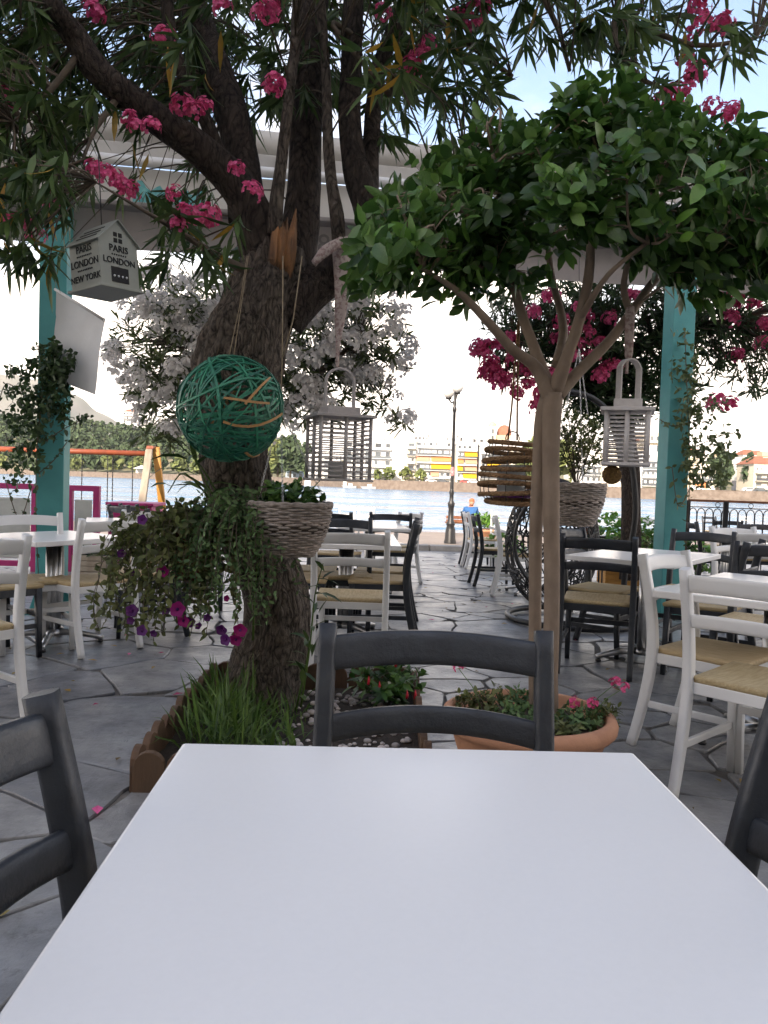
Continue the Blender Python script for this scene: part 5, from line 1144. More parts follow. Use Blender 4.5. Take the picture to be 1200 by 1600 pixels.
skin_body('trousers', [V[0], V[13], V[14], V[15], V[17], V[18], V[19]], [(0, 1), (1, 2), (2, 3), (0, 4), (4, 5), (5, 6)], [(.165, .13), .105, .085, .065, .105, .085, .065], TROUS, man)
m = MB(); hc = (.05, .14, S+.70); m.ball(hc, .105, 14, 10, (.82, .98, 1.15)); m.ball((hc[0], hc[1]+.10, hc[2]-.01), .018, 6, 5); m.ball((hc[0]-.088, hc[1], hc[2]), .025, 6, 5, (.5, 1, 1.3)); m.ball((hc[0]+.088, hc[1], hc[2]), .025, 6, 5, (.5, 1, 1.3)); m.build('head', SKIN, man, org=(0, 0, 0))
m = MB(); m.ball((hc[0], hc[1]-.005, hc[2]+.055), .108, 14, 8, (.86, 1.0, .72)); m.tube([(hc[0], hc[1]+.06, hc[2]+.055), (hc[0], hc[1]+.17, hc[2]+.04)], [.07, .055], 10, sect=[(math.cos(a*.628)*1.0, math.sin(a*.628)*.12) for a in range(10)], up=(1, 0, 0)); m.build('cap', CAP, man, org=(0, 0, 0))
# ---- potted shrub by the lamp, railing, planters, green shrubs
p = onz(757, 847, -.17); pt = thing('shrub_pot', 'terracotta pot with a green shrub beside the lamp post', 'plant', p)
m = MB(); m.lathe([(.001, 0), (.22, 0), (.30, .25), (.33, .26), (.33, .32), (.001, .30)], 18); m.build('pot', TERRA, pt, org=(0, 0, 0))
rows = []; tuft(rows, p+Vector((0, 0, .3)), .34, .4, 90, rg, (.08, .15), (.02, .035)); leaf_mesh('shrub', rows, LEAF_LT, pt)
def shrub(label, px, py, d, r, h, n, mat, L=(.06, .11), W=(.02, .032), grp=None):
    p = at(px, py, d); z = gz(d) if d < KERB_Y else -.2; t = thing('green_shrub', label, 'shrub', (p.x, d, z), grp); rows = []
    tuft(rows, (p.x, d, z+h*.18), r, h*.85, n, rg, L, W); leaf_mesh('foliage', rows, mat, t); m = MB()
    for k in range(5): a = k*1.26; m.tube([(p.x, d, z), (p.x+r*.4*math.cos(a), d+r*.4*math.sin(a), z+h*.7)], [.012, .005], 5)
    m.build('stems', TWIG, t)
shrub('bright green shrub left of the pink oleander trunk', 950, 850, 11.4, .42, .95, 190, LEAF_LT); shrub('bright green shrub right of the pink oleander trunk', 1018, 850, 11.3, .40, .9, 170, LEAF_LT)
shrub('low green shrub behind the right teal post', 1062, 860, 11, .3, .75, 90, LEAF_F); shrub('tall green shrub at the pink oleander foot', 985, 850, 10.3, .28, .75, 90, PETUNIA_L, (.05, .09)); shrub('low green shrub beyond the path chairs', 790, 840, 12.5, .4, .6, 90, LEAF_LT)
shrub('green shrub in front of the iron railing', 1092, 850, 10.6, .25, .6, 60, LEAF_LT)
def planter(label, pxa, pxb, pyb, h, mat):
    a, b = gnd(pxa, pyb), gnd(pxb, pyb); t = thing('planter_box', label, 'planter', ((a.x+b.x)/2, a.y+.2, gz(a.y)+.01)); w_ = b.x-a.x; n = 4
    for i in range(n):
        for y in (-.2, .2): m = MB(); m.box((0, y, h*(i+.5)/n), (w_, .02, h/n-.006)); link('board', m.mesh('board', mat), t, .003)
        for x in (-w_/2+.01, w_/2-.01): m = MB(); m.box((x, 0, h*(i+.5)/n), (.02, .378, h/n-.006)); link('board', m.mesh('board', mat), t, .003)
    m = MB(); m.box((0, 0, h*.85), (w_-.05, .36, .02)); link('soil', m.mesh('soil', SOIL), t)
    return t
planter('yellow wooden planter box behind the charcoal chair at right', 945, 1026, 916, .30, SWINGW)
ra, rb2 = at(1075, 784, 12.2), at(1330, 790, 11.6); ra.z = rb2.z = 0; rd_ = rb2-ra; RLn = rd_.length; rd_.normalize(); gzr = gz(12)
rail_ = thing('iron_railing', 'black iron railing with arched bars at the right', 'railing', (ra.x, ra.y, gzr)); rail_.rotation_euler.z = math.atan2(rd_.y, rd_.x)
TZ = at(1120, 783, 12.1).z-gzr
m = MB(); m.box((RLn/2, 0, TZ), (RLn, .06, .035)); link('top_rail', m.mesh('top_rail', BENCHW), rail_, .004)
for z in (TZ-.10, .12): m = MB(); m.box((RLn/2, 0, z), (RLn, .014, .014)); link('rail', m.mesh('rail', BLACKM), rail_)
x = .08; i = 0
m = MB(); m.tube([(-.055, 0, .12), (-.055, 0, TZ-.20)]+[(-.055*math.cos(R(a)), 0, TZ-.20+.055*math.sin(R(a))*1.5) for a in (30, 60, 90, 120, 150)]+[(.055, 0, TZ-.20), (.055, 0, .12)], .007, 6); ARCH = m.mesh('arched_bar', BLACKM)
m = MB(); m.tube([(.035*math.cos(R(a)), 0, TZ-.055+.035*math.sin(R(a))) for a in range(0, 360, 30)], .005, 5, closed=True); RING = m.mesh('ring', BLACKM)
while x < RLn:
    o = link('arched_bar', ARCH, rail_); o.location.x = x
    if i % 4 == 3: o = link('ring', RING, rail_); o.location.x = x
    x += .118; i += 1
for x in [.0]+[.55*k for k in range(1, 6)][0:1]+[.55+1.4*k for k in range(1, 3)]: m = MB(); m.box((x, 0, TZ/2), (.075, .075, TZ)); link('rail_post', m.mesh('rail_post', BLACKM), rail_, .005)
# ---- magenta fence, counter, swing
def fence_panel(a, b, h, label):
    a, b = Vector(a), Vector(b); L = (b-a).length; t = thing('magenta_fence', label, 'fence', (a.x, a.y, gz(a.y)+.01)); d = b-a; t.rotation_euler.z = math.atan2(d.y, d.x)
    for z in (h-.035, .10): m = MB(); m.box((L/2, 0, z), (L, .07, .07)); link('rail', m.mesh('rail', MAGENTA), t, .004)
    for x in (.04, L*.5, L-.04): m = MB(); m.box((x, 0, h/2-.02), (.075, .075, h-.045)); link('fence_post', m.mesh('fence_post', MAGENTA), t, .004)
    for (x0_, x1_) in ((.10, L*.5-.06), (L*.5+.06, L-.10)):
        m = MB(); n = 40; vs = []
        for i in range(n+1): z = .16+(h-.34)*i/n; vs += [(x0_, .012*(-1)**i, z), (x1_, .012*(-1)**i, z)]
        m.add(vs, [(2*i, 2*i+1, 2*i+3, 2*i+2) for i in range(n)], True); link('ribbed_panel', m.mesh('ribbed_panel', GLASSY), t)
fz = lambda px, d: Vector((at(px, 800, d).x, d, 0))
fence_panel(fz(62, 9.9), fz(156, 9.9), 1.10, 'magenta fence with ribbed grey panels right of the left teal post')
fence_panel(fz(-90, 9.75), fz(60, 9.75), 1.10, 'magenta fence with ribbed grey panels at the left edge')
ca, cb2 = fz(168, 10.6), fz(236, 10.6); ctr = thing('magenta_counter', 'bright magenta painted counter box beyond the left table', 'counter', ((ca.x+cb2.x)/2, 10.9, gz(10.9)+.005)); cw = cb2.x-ca.x
m = MB(); m.box((0, 0, .43), (cw, .55, .86)); link('box', m.mesh('box', MAGENTA), ctr, .008); m = MB(); m.box((0, 0, .885), (cw+.06, .62, .04)); link('counter_top', m.mesh('counter_top', MAGENTA), ctr, .006)
m = MB(); m.box((cw*.22, -.285, .62), (.32, .015, .36)); link('notice', m.mesh('notice', W_PAINT), ctr)
pr_ = planter('dark grey planter trough in front of the magenta fence', 112, 172, 902, .26, GREYTIM)
rows = []; tuft(rows, pr_.location+Vector((0, 0, .2)), .22, .15, 40, rg, (.04, .08), (.01, .02)); leaf_mesh('planter_leaves', rows, LEAF_V, pr_)
sd = 16.0; sz = gz(sd); s0, s1 = at(100-160, 705, sd), at(236, 709, sd); sw = thing('swing_set', 'swing frame with an orange bar and yellow timber legs by the sea', 'swing', ((s0.x+s1.x)/2, sd, sz)); tz = s1.z-sz; hw = (s1.x-s0.x)/2
m = MB(); m.tube([(-hw, 0, tz), (hw, 0, tz)], .055, 12); link('cross_bar', m.mesh('cross_bar', ORANGEP), sw)
for sx in (-1, 1):
    for (dy, mt, dx) in ((-.75, GREYTIM, -.02), (.75, SWINGW, .09)):
        m = MB(); m.tube([(sx*hw+dx, dy*.04, tz+.13), (sx*hw+dx*1.5, dy, 0)], .07, sect=rrect(1, .6, .15), up=(1, 0, 0)); link('leg', m.mesh('leg', mt), sw)
    m = MB(); m.box((sx*hw, 0, tz+.13), (.14, .2, .06)); link('cap', m.mesh('cap', ORANGEP), sw)
for (x, x2) in ((-.45, -.95), (.35, .85), ):
    xs = [at(px, 800, sd).x-sw.location.x for px in ((127, 167) if x < 0 else (175, 206))]
    m = MB()
    for xx in xs:
        for k in range(36): z = tz-.05-k*.04; m.tube([(xx, 0, z), (xx, 0, z-.05)], .008 if k % 2 else .012, 5)
    ch_ = link('chains', m.mesh('chains', BLACKM), sw); m = MB(); m.box((sum(xs)/2, 0, tz-1.5), (.48, .18, .04)); link('swing_seat', m.mesh('swing_seat', BLACKM), sw, .01)
# ---- hanging egg chair on its stand
EC = Vector((1.72, 6.95, 0)); egg = thing('egg_chair', 'black woven hanging egg chair on a curved stand behind the stems', 'hanging chair', (EC.x, EC.y, .012))
m = MB(); m.tube([(.58*math.cos(R(a)), .58*math.sin(R(a)), .03) for a in range(0, 360, 10)], .026, 10, closed=True); m.build('ring_base', BLACKM, egg, org=(0, 0, 0))
pp = [(974, 975, 6.95), (976, 900, 6.95), (990, 830, 6.95), (993, 780, 6.95), (984, 710, 6.95), (960, 655, 6.95), (925, 622, 6.95), (885, 613, 6.95), (870, 625, 6.95)]
m = MB(); m.tube(smoothpath([at(*a) for a in pp], 5), .027, 10); m.build('curved_arm', BLACKM, egg)
m = MB(); e0 = at(871, 628, 6.95); m.tube([e0, e0-Vector((0, 0, .78))], .012, 6); m.build('hanger', BLACKM, egg)
m = MB(); ce = Vector((e0.x, e0.y, .70)); n = 46
def ept(th, ph): return ce+Vector((.41*math.sin(th)*math.cos(ph), .40*math.sin(th)*math.sin(ph), .58*math.cos(th)))
opn = R(250)
def okp(th, ph): dlt = (ph-opn+math.pi) % (2*math.pi)-math.pi; return (dlt/.75)**2+((th-1.45)/.8)**2 > 1
re = random.Random(4)
for k in range(420):
    ph = re.uniform(0, 6.28); th = re.uniform(.1, 2.6); a = re.uniform(0, 6.28); P = []
    for s in range(9):
        if okp(th, ph): P.append(ept(th, ph))
        th += .12*math.sin(a); ph += .14*math.cos(a); a += re.uniform(-.5, .5); th = max(.05, min(3.05, th))
    if len(P) > 3: m.tube(P, .006, 5)
ew = m.build('woven_shell', BLACKM, egg); ew['kind'] = 'stuff'
m = MB(); m.tube([ept(1.45+.8*math.sin(R(a)), opn+.75*math.cos(R(a))) for a in range(0, 360, 12)], .016, 8, closed=True); m.build('rim', BLACKM, egg)
# ============================================================ HANGING ORNAMENTS
# ---- tin house lantern
hp = at(166, 455, 3.3); hl = thing('house_lantern', 'grey-green tin house lantern lettered with city names, hanging at the left', 'lantern', hp); hl.rotation_euler = (R(3), R(-4), R(-33))
w_, hb, hr = .188, .185, .085
m = MB(); m.box((0, 0, -.006), (w_+.03, w_+.03, .012)); link('base', m.mesh('base', HOUSEM), hl, .003)
for (nm, c, d) in (('front_wall', (0, -w_/2, hb/2), (w_, .003, hb)), ('back_wall', (0, w_/2, hb/2), (w_, .003, hb))):
    m = MB(); m.box(c, d); link(nm, m.mesh(nm, HOUSEM), hl)
for sx in (-1, 1):
    m = MB(); x = sx*w_/2; m.add([(x, -w_/2, 0), (x, w_/2, 0), (x, w_/2, hb), (x, 0, hb+hr), (x, -w_/2, hb)], [(0, 1, 2, 3, 4)]); link('gable_wall', m.mesh('gable_wall', HOUSEM), hl)
for sy in (-1, 1):
    m = MB(); e = .012; n = Vector((0, sy*hr, w_/2)).normalized()*.004; a, b = Vector((0, sy*(w_/2+e), hb-e*hr/(w_/2))), Vector((0, 0, hb+hr)); vs = []
    for q in (a, b):
        for x in (-w_/2-e, w_/2+e): vs += [Vector((x, q.y, q.z)), Vector((x, q.y, q.z))+n]
    m.add(vs, [(0, 2, 6, 4), (1, 5, 7, 3), (0, 1, 3, 2), (4, 6, 7, 5), (0, 4, 5, 1), (2, 3, 7, 6)]); rf = link('roof', m.mesh('roof', HOUSEM), hl)
    if sy < 0:
        for t in (.28, .48, .68):
            q = a*(1-t)+b*t+n*1.3; m = MB(); m.box(q, (w_*.7, .008, .0015), Matrix.Rotation(math.atan2(hr, w_/2), 3, 'X')); link('roof_slot', m.mesh('roof_slot', DARKHOLE), rf)
def lettering(s, size, x, z, face):
    o = link('lettering', text_mesh(s, size, DARKHOLE, .0008, .0004), hl)
    if face == 'f': o.location = (x, -w_/2-.003, z); o.rotation_euler = (R(90), 0, 0)
    else: o.location = (w_/2+.002, x, z); o.rotation_euler = (R(90), 0, R(90))
for (s, z, sz_) in (('PARIS', .142, .040), ('LONDON', .085, .040), ('NEW YORK', .026, .036)): lettering(s, sz_, 0, z, 'f')
for z in (.125, .068): lettering('.........', .05, 0, z, 'f')
for (s, z, sz_) in (('PARIS', .142, .038), ('LONDON', .092, .036)): lettering(s, sz_, 0, z, 's')
lettering('.......', .05, 0, .127, 's')
m = MB(); m.box((w_/2+.001, .0, .048), (.003, .085, .062)); link('opening', m.mesh('opening', DARKHOLE), hl)
for k in range(4): m = MB(); m.ball((w_/2+.003, -.03+.02*k, .042), .005, 6, 4); link('dot', m.mesh('dot', W_PAINT), hl)
for (y, z) in ((-.012, .212), (.012, .212), (-.012, .188), (.012, .188)): m = MB(); m.box((w_/2+.001, y, z), (.003, .017, .017)); link('window_hole', m.mesh('window_hole', DARKHOLE), hl)
m = MB(); m.tube([(0, 0, hb+hr), (0, .01, hb+hr+.30)], .0025, 5); link('wire', m.mesh('wire', BLACKM), hl)
# ---- green willow ball
gc = at(360, 638, 3.5); GR = .239; gb = thing('willow_ball', 'large green woven willow ball hanging before the trunk', 'ornament', gc); rw = random.Random(9)
def strip(m_, nrm, off, r, wd, a0=0, a1=360, mat=None, nm='willow_strip'):
    nrm = nrm.normalized(); u = nrm.orthogonal().normalized(); v = nrm.cross(u); rr = math.sqrt(max(.01, 1-off*off)); mb_ = MB(); n = int((a1-a0)/12)+1; P = []; ph = rw.uniform(0, 6.28)
    for i in range(n):
        a = R(a0+(a1-a0)*i/(n-1 if a1-a0 < 360 else n)); w2 = .05*math.sin(3*a+ph); P.append(gc+(u*math.cos(a)*rr+v*math.sin(a)*rr+nrm*(off+w2)).normalized()*r*(1+.015*math.sin(5*a+ph)))
    vs = []
    for i, p in enumerate(P):
        o = (p-gc).normalized(); tg = (P[(i+1) % n]-P[i-1]) if a1-a0 >= 360 else (P[min(n-1, i+1)]-P[max(0, i-1)]); s = tg.cross(o).normalized()*wd; t_ = o*.0022
        vs += [p-s-t_, p+s-t_, p+s+t_, p-s+t_]
    k = n if a1-a0 >= 360 else n-1; fs = [(i*4+j, i*4+(j+1) % 4, ((i+1) % n)*4+(j+1) % 4, ((i+1) % n)*4+j) for i in range(k) for j in range(4)]
    mb_.add(vs, fs, False); mb_.build(nm, mat, gb)
for k in range(38): strip(None, Vector((rw.gauss(0, 1), rw.gauss(0, 1), rw.gauss(0, .8))), rw.uniform(-.35, .35), GR*rw.uniform(.94, 1.0), rw.uniform(.003, .0068), mat=GREENW)
for k in range(10): strip(None, Vector((rw.gauss(0, .15), rw.gauss(0, .15), 1)), rw.uniform(-.8, -.2), GR*rw.uniform(.95, 1.0), rw.uniform(.004, .006), mat=GREENW)
for (nx, ny, nz_, of) in ((.9, -.2, .4, .1), (.3, -.5, .85, .25), (-.75, -.1, .6, .2), (.1, -.3, .95, .35), (.6, .3, -.7, .0)):
    strip(None, Vector((nx, ny, nz_)), of, GR*1.005, .0050, (lambda s_: s_)(rw.uniform(200, 240)), rw.uniform(270, 310), TANW, 'tan_strip')
m = MB(); m.tube([gc+Vector((.01, 0, GR)), at(378, 470, 3.7), at(388, 400, 3.8)], .002, 5); m.tube([gc+Vector((-.01, 0, GR)), at(374, 480, 3.7), at(386, 400, 3.8)], .002, 5); m.build('string', TWINE, gb)
# ---- slatted lanterns
def slat_lantern(label, px, pybot, d, W_, H_, yaw, mat, nsl, collar, handle_h, strap, hang, tilt=0, thick=.003):
    p = at(px, pybot, d); t = thing('slatted_lantern', label, 'lantern', p); t.rotation_euler = (0, tilt, yaw)
    def bx(nm, c, s, bv=.002): m = MB(); m.box(c, s); return link(nm, m.mesh(nm, mat), t, bv)
    bx('base_board', (0, 0, .006), (W_+.012, W_+.012, .012)); bx('top_board', (0, 0, H_-.007), (W_+.03, W_+.03, .014)); bx('collar', (0, 0, H_+collar/2), (W_*.62, W_*.62, collar))
    bar = H_-.026; c2 = W_/2-.009
    m = MB(); m.tube([(0, 0, .012), (0, 0, H_-.014)], .0095, 8); pm = m.mesh('corner_post', mat)
    for sx in (-1, 1):
        for sy in (-1, 1): o = link('corner_post', pm, t); o.location = (sx*c2, sy*c2, 0)
    for (x, y) in ((0, -1), (0, 1), (-1, 0), (1, 0)): o = link('middle_post', pm, t); o.location = (x*c2, y*c2, 0)
    m = MB(); m.box((0, 0, 0), (W_-.02, .004, .0065)); sl = m.mesh('slat', mat)
    for i in range(nsl):
        z = .012+bar*(i+.7)/(nsl+.4)
        for k in range(4): o = link('slat', sl, t); a = k*math.pi/2; o.location = (-math.sin(a)*(c2-.004)*-1, -math.cos(a)*(c2-.004), z); o.rotation_euler.z = a
    P = [(-W_*.27, 0, H_+.002)]+[(W_*.27*math.cos(R(a)), 0, H_+handle_h-W_*.27+W_*.27*math.sin(R(a))) for a in (180, 160, 140, 120, 100, 80, 60, 40, 20, 0)]+[(W_*.27, 0, H_+.002)]
    m = MB(); m.tube(smoothpath(P, 2), 1, sect=[(-.0025, -strap), (.0025, -strap), (.0025, strap), (-.0025, strap)], up=(0, 1, 0), smooth=False)
    vs = []; Q = smoothpath(P, 2); mh = MB()
    for i, q in enumerate(Q):
        a = np.array(Q[max(0, i-1)]); b = np.array(Q[min(len(Q)-1, i+1)]); tg = Vector(b-a).normalized(); nn = tg.cross(Vector((0, 1, 0))); q = Vector(q)
        vs += [q+nn*thick+Vector((0, -strap, 0)), q+nn*thick+Vector((0, strap, 0)), q-nn*thick+Vector((0, strap, 0)), q-nn*thick+Vector((0, -strap, 0))]
    k = len(Q); mh.add(vs, [(i*4+j, i*4+(j+1) % 4, (i+1)*4+(j+1) % 4, (i+1)*4+j) for i in range(k-1) for j in range(4)], False); hd = link('handle', mh.mesh('handle', mat), t); hd.rotation_euler.z = hang
    m = MB(); m.lathe([(.001, .013), (W_*.18, .013), (W_*.18, .10), (.001, .10)], 14); link('candle_cup', m.mesh('candle_cup', CLOTH), t)
    return t
slat_lantern('large grey slatted lantern hanging right of the trunk', 527, 752, 3.9, .27, .325, R(20), GREYW, 13, .04, .235, .013, R(0), thick=.0055)
slat_lantern('small white slatted lantern with strap handle hanging at the right', 977, 728, 3.1, .172, .225, R(-17), LANW, 12, .035, .195, .016, R(38))
# floral ribbons they hang from
def ribbon(label, pts, parent_label=None):
    a = at(*pts[0][:3]); t = thing('floral_ribbon', label, 'ribbon', a); P, Q = pxpath(pts, 5); m = MB()
    m.tube(P, Q, 12, sect=[(math.cos(R(k*30))*1.0, math.sin(R(k*30))*.38) for k in range(12)], up=(1, 0, .05)); m.build('cloth_strip', FLORAL, t); return t
r1 = ribbon('floral cloth ribbon holding the large grey lantern', [(537, 372, 3.86, 8), (534, 388, 3.85, 14), (535, 420, 3.86, 14), (534, 460, 3.88, 11), (531, 500, 3.9, 8), (528, 540, 3.9, 3.5), (527, 578, 3.9, 2.5)])
m = MB(); P, Q = pxpath([(490, 412, 3.83, 7), (505, 395, 3.80, 9), (525, 382, 3.80, 8), (537, 380, 3.82, 9), (550, 374, 3.86, 6)], 4); m.tube(P, Q, 8, sect=[(math.cos(R(k*45)), math.sin(R(k*45))*.4) for k in range(8)], up=(0, 0, 1)); m.build('knot', FLORAL, r1)
ribbon('floral cloth ribbon holding the small white lantern', [(985, 478, 3.13, 6), (984, 495, 3.12, 7.5), (983, 530, 3.11, 7), (982, 556, 3.1, 6), (980, 562, 3.1, 3.2), (979, 584, 3.1, 2.5)])
# ---- raffia ball under the white lantern
rb_ = at(956, 742, 3.14); rbt = thing('raffia_ball', 'small brown raffia ball hanging below the white lantern', 'ornament', rb_); m = MB(); rr_ = .036
for k in range(60):
    nrm = Vector((rw.gauss(0, 1), rw.gauss(0, 1), rw.gauss(0, 1))).normalized(); u = nrm.orthogonal().normalized(); v = nrm.cross(u)
    m.tube([rb_+(u*math.cos(R(a))+v*math.sin(R(a)))*rr_*rw.uniform(.93, 1.03) for a in range(0, 360, 30)], .0028, 5, closed=True)
b_ = m.build('raffia_winding', GOLDW, rbt); b_['kind'] = 'stuff'; m = MB(); m.ball(rb_, rr_*.92, 16, 10); m.build('core', GOLDW, rbt); m = MB(); m.tube([rb_+Vector((0, 0, rr_)), at(957, 728, 3.13)], .0012, 4); m.build('string', TWINE, rbt)
# ---- rope lantern
rc = at(797, 788, 3.42); rl_ = thing('rope_lantern', 'round lantern of braided rope rings hanging left of the pale stems', 'lantern', rc); rope_r = [.105, .134, .138, .135, .128, .120, .112, .098]
for i, r in enumerate(rope_r):
    z = .012+i*.0365; tw = 30; n_ = 96
    for s in range(3):
        m = MB(); P = []
        for k in range(n_):
            a = 2*math.pi*k/n_; b = a*16+s*2.094; P.append((math.cos(a)*(r+.0052*math.cos(b)), math.sin(a)*(r+.0052*math.cos(b)), z+.0058*math.sin(b)+.008*math.sin(a*1+i*1.7)))
        m.tube(P, .0062, 5, closed=True); link('rope_strand', m.mesh('rope_strand', ROPE), rl_)
for k in range(10):
    a = k*.628; m = MB(); m.tube(smoothpath([(math.cos(a)*r*.97, math.sin(a)*r*.97, .012+i*.0365) for i, r in enumerate(rope_r)], 3), .0022, 5); link('wire', m.mesh('wire', BLACKM), rl_)
m = MB(); m.lathe([(.001, .03), (.09, .03), (.09, .04), (.001, .04)], 20); link('base_disc', m.mesh('base_disc', PURPF), rl_)
m = MB(); m.lathe([(.06, .04), (.062, .17), (.058, .17), (.056, .045)], 20); link('glass_cup', m.mesh('glass_cup', pmat('cup_glass', (.5, .52, .52), None, 5, .1, trans=.4)), rl_)
top = rc+Vector((0, 0, .30)); hk = at(812, 480, 3.15)
for s in (-1, 1):
    m = MB(); m.tube([top+Vector((s*.02, 0, -.02)), top+Vector((s*.012, -.02, .12)), (top*.4+hk*.6)+Vector((s*.006, 0, 0)), hk], .0042, 6); m.build('hanging_rope', ROPE, rl_)
m = MB(); m.tube([top+Vector((.03*math.cos(R(a)), 0, -.012+.03*math.sin(R(a)))) for a in range(0, 360, 30)], .003, 5, closed=True); m.build('ring', BLACKM, rl_)
# ---- wicker baskets
def basket(label, c, r0, r1, h, n=22, name='wicker_basket', rims=True):
    t = thing(name, label, 'basket', c); m = MB()
    for i in range(n):
        f = i/(n-1); r = r0+(r1-r0)*math.sin(f*math.pi/2)**.8; P = []
        for k in range(72): a = 2*math.pi*k/72; P.append((math.cos(a)*(r+.0048*math.cos(a*12+math.pi*(i % 2))), math.sin(a)*(r+.0048*math.cos(a*12+math.pi*(i % 2))), h*f+.002*math.sin(a*5+i)))
        m.tube(P, h/n*.62, 5, closed=True)
    o = link('weave', m.mesh('weave', WICK), t); o['kind'] = 'stuff'
    m = MB(); m.lathe([(.001, 0), (r0, 0), (r0+(r1-r0)*.9, h*.55), (r1-.012, h*.9), (.001, h*.88)], 24); link('liner', m.mesh('liner', SOIL), t)
    for s in range(2):
        m = MB(); m.tube([(math.cos(2*math.pi*k/72)*r1*1.01, math.sin(2*math.pi*k/72)*r1*1.01, h+.006*math.sin(k*.9+s*3.14)) for k in range(72)], .0085, 6, closed=True); link('rim', m.mesh('rim', WICK), t)
    return t
def chains(t, c, r, h, top, n=3):
    for k in range(n):
        a = k*6.283/n+.5; p0 = Vector(c)+Vector((r*math.cos(a), r*math.sin(a), h)); L = (Vector(top)-p0).length; m = MB(); k_ = int(L/.018)
        for j in range(k_):
            q = p0.lerp(Vector(top), (j+.5)/k_); d = (Vector(top)-p0).normalized(); u = d.orthogonal().normalized() if j % 2 else d.cross(d.orthogonal()).normalized()
            m.tube([q+d*.011*math.cos(R(b))+u*.0045*math.sin(R(b)) for b in range(0, 360, 60)], .0014, 4, closed=True)
        o = m.build('chain', CHROME, t); o['kind'] = 'stuff'
bc = at(450, 866, 3.6); bk = basket('grey wicker basket of green plants hanging on the trunk', bc, .115, .193, .235); chains(bk, bc, .19, .235, at(438, 640, 3.72))
m = MB(); m.tube([at(438, 640, 3.72), at(441, 560, 3.74), at(442, 400, 3.74)], .003, 5); m.tube([at(441, 560, 3.74), at(458, 500, 3.75), at(472, 400, 3.78)], .003, 5); m.build('twine', TWINE, bk)
p = bc+Vector((0, 0, .2)); bp1 = thing('basket_plant', 'dark leafy plant growing in the trunk basket', 'plant', p); rows = []
tuft(rows, p, .16, .13, 80, rg, (.03, .055), (.010, .017)); leaf_mesh('leaves', rows, LEAF_F, bp1)
m = MB()
for k in range(14): a = rg.uniform(0, 6.28); e = p+Vector((.14*math.cos(a), .14*math.sin(a), rg.uniform(.05, .15))); m.tube([p, e], .002, 4)
m.build('stems', TRAIL, bp1)
bc2 = at(898, 820, 5.2); bk2 = basket('grey wicker basket with a tall green bush hanging behind the pale stems', bc2, .115, .19, .27)
p = bc2+Vector((0, 0, .25)); bp2 = thing('basket_bush', 'tall feathery green bush in the basket behind the pale stems', 'plant', p); rows = []
tuft(rows, p+Vector((0, 0, .05)), .17, .46, 190, rg, (.03, .06), (.006, .011)); leaf_mesh('leaves', rows, PETUNIA_L, bp2); m = MB()
for k in range(16): a = rg.uniform(0, 6.28); e = p+Vector((.12*math.cos(a), .12*math.sin(a), rg.uniform(.2, .45))); m.tube([p, e], .003, 4)
m.build('stems', TWIG, bp2); chains(bk2, bc2, .185, .27, at(905, 545, 5.2)); m = MB(); m.tube([at(905, 545, 5.2), at(905, 420, 5.2), at(905, 215, 6.9)], .002, 4); m.build('wire', BLACKM, bk2)
for i, px in enumerate((914, 925)):
    q = at(px, 836, 7.6); t = thing('small_pot', 'tiny orange pot %s beside the egg chair' % ('left of a pair' if i == 0 else 'right of a pair'), 'pot', q); m = MB(); m.lathe([(.001, 0), (.026, 0), (.036, .06), (.04, .062), (.04, .072), (.001, .065)], 14); m.build('pot', ORANGEP, t, org=(0, 0, 0)); rows = []; tuft(rows, q+Vector((0, 0, .06)), .04, .05, 10, rg, (.02, .03), (.005, .008)); leaf_mesh('sprig', rows, LEAF_F, t)
st_ = at(919, 836, 7.6); stand = thing('plant_stand', 'thin black plant stand carrying the two tiny orange pots', 'stand', (st_.x, st_.y, gz(7.6)))
hst = st_.z-gz(7.6); m = MB(); m.box((0, 0, hst-.012), (.30, .14, .02)); link('shelf', m.mesh('shelf', BLACKM), stand)
for sx in (-1, 1):
    for sy in (-1, 1): m = MB(); m.tube([(sx*.13, sy*.055, hst-.02), (sx*.14, sy*.06, 0)], .008, 6); link('leg', m.mesh('leg', BLACKM), stand)
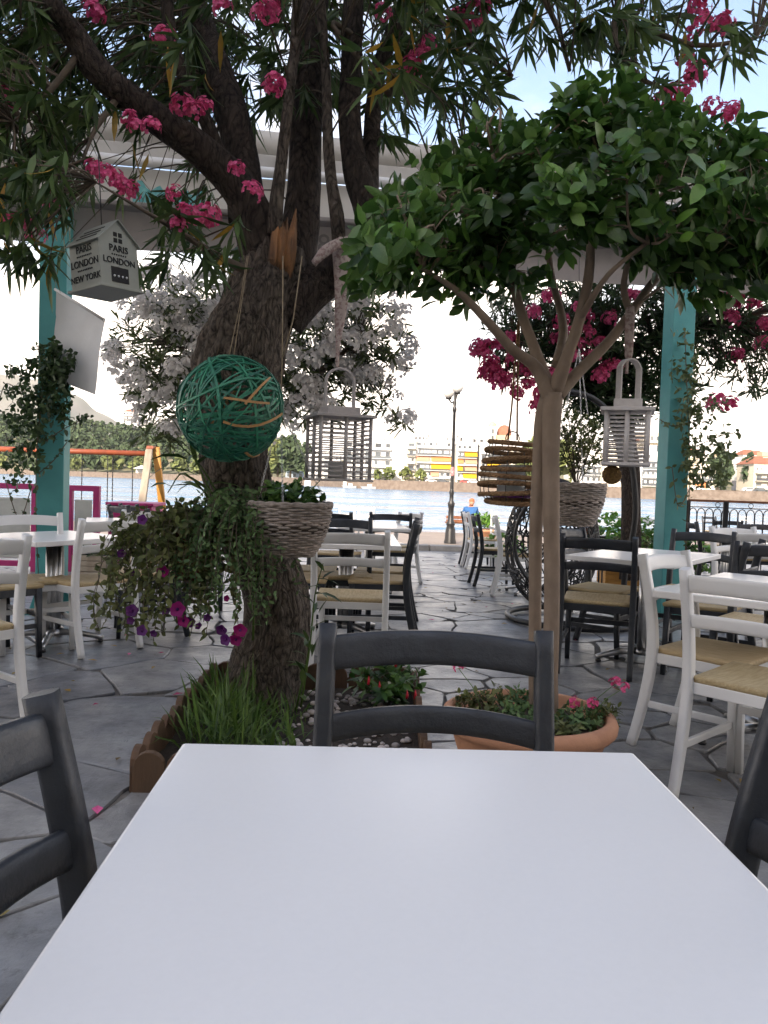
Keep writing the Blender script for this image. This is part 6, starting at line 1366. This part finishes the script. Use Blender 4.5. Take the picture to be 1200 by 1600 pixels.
# ---- hanging terracotta pot with petunias and trailing green
tp = at(301, 905, 3.72); pot = thing('hanging_pot', 'old terracotta pot wired to the left of the trunk', 'pot', tp)
m = MB(); m.lathe([(.001, 0), (.085, 0), (.095, .02), (.125, .20), (.13, .21), (.14, .215), (.142, .255), (.13, .26), (.122, .25), (.12, .22), (.001, .215)], 28); m.build('pot', TERRAD, pot, org=(0, 0, 0))
m = MB(); m.tube([tp+Vector((.135*math.cos(R(a)), .135*math.sin(R(a)), .19)) for a in range(0, 360, 20)], .004, 6, closed=True); m.tube([tp+Vector((.13, .02, .19)), at(360, 850, 3.86)], .005, 6); m.build('wire_ring', BLACKM, pot)
def cascade(label, anchors, mat, parent_loc, n, drop, L, W, rg, wob=.05, name='trailing_plant', dirx=0):
    t = thing(name, label, 'plant', parent_loc); rows = []; ms = MB(); ends = []
    for k in range(n):
        p = Vector(anchors[rg.integers(len(anchors))])+Vector(rg.normal(size=3)*.03); v = Vector((rg.normal()*.35+dirx, rg.normal()*.35-.25, .35)); P = [p]; L_ = rg.uniform(.35, 1)*drop; s = .03
        for i in range(int(L_/s)):
            v = v+Vector((rg.normal()*wob*3, rg.normal()*wob*3, -.28)); v.normalize(); p = p+v*s; P.append(p)
            if rg.random() < .85: rows.extend(whorl(rg, p, Vector(rnd_dir(rg))*.8+v*.5, rg.integers(2, 4), L, W, (30, 100), (0, .3), .01))
        if len(P) > 2: ms.tube(P, .0018, 4)
        ends.append(P[-1]); ends.append(P[len(P)*2//3])
    ms.build('stems', TWIG, t); leaf_mesh('leaves', rows, mat, t); return t, ends
anch = [at(px, py, d) for (px, py, d) in ((265, 812, 3.66), (285, 808, 3.62), (300, 806, 3.64), (250, 820, 3.7), (320, 806, 3.65), (235, 830, 3.72))]
pet, ends = cascade('withering petunia plant spilling from the terracotta pot', anch, PETUNIA_L, tp+Vector((0, 0, .25)), 78, .66, (.026, .05), (.007, .0145), rg, name='petunia_plant', dirx=-.18)
rows = []; tuft(rows, tp+Vector((0, 0, .22)), .17, .10, 150, rg, (.03, .06), (.008, .015)); leaf_mesh('top_leaves', rows, PETUNIA_L, pet)
anch = [at(px, py, d) for (px, py, d) in ((352, 790, 3.66), (368, 785, 3.62), (340, 800, 3.66), (380, 790, 3.6), (395, 785, 3.58))]
cascade('fine-leaved green trailing plant hanging between pot and basket', anch, TRAIL, at(365, 800, 3.64), 95, .66, (.02, .038), (.005, .010), rg, .035)
def petunia(c, r, mat, parent, face):
    f = Vector(face).normalized(); u = f.orthogonal().normalized(); v = f.cross(u); m = MB(); n = 20; vs = [c-f*r*.55]
    for (k, off) in ((.35, -.12), (1.0, .0)):
        for i in range(n):
            a = 2*math.pi*i/n; rr = r*k*(1+(.10*math.cos(5*a) if k == 1 else 0)); vs.append(c+u*math.cos(a)*rr+v*math.sin(a)*rr+f*(off*r+(.1*r*math.sin(10*a) if k == 1 else 0)))
    fs = [(0, 1+(i+1) % n, 1+i) for i in range(n)]+[(1+i, 1+(i+1) % n, 1+n+(i+1) % n, 1+n+i) for i in range(n)]; m.add(vs, fs, True); fo = m.build('petunia_flower', mat, parent)
    m = MB(); m.ball(c-f*r*.1, r*.22, 8, 6, (1, 1, 1)); m.build('throat', PURPF, fo)
for (px, py, rr, mt) in ((254, 893, 10, MAGF), (277, 952, 12, MAGF), (259, 955, 8, PURPF), (286, 970, 10, MAGF), (296, 972, 9, PURPF), (375, 985, 11, MAGF), (368, 1000, 10, MAGF), (346, 985, 9, PURPF), (352, 1000, 9, PURPF), (206, 954, 10, PURPF), (222, 812, 8, PURPF), (222, 985, 9, PURPF), (204, 970, 6, PURPF), (210, 895, 7, PURPF), (324, 965, 6, PURPF), (310, 978, 6, PURPF), (354, 935, 5, MAGF), (190, 865, 7, PURPF), (240, 990, 6, PURPF)):
    d = 3.5+rg.uniform(-.04, .04); petunia(at(px, py, d), rr*d/F, mt, pet, (rg.normal()*.35, -1, rg.normal()*.3))
# ---- haze: one closed box of thin air round everything
HZ = bpy.data.materials.new('haze_air'); HZ.use_nodes = True; t = HZ.node_tree; t.nodes.clear()
o = N(t, 'ShaderNodeOutputMaterial'); pv = N(t, 'ShaderNodeVolumePrincipled'); pv.inputs['Color'].default_value = (.92, .95, 1, 1); pv.inputs['Density'].default_value = .00006; pv.inputs['Anisotropy'].default_value = .2
t.links.new(pv.outputs[0], o.inputs['Volume'])
mb = MB(); mb.box((0, 2600, 268), (9000, 8400, 560)); hz = mb.build('haze', HZ); struct(hz, 'stuff')
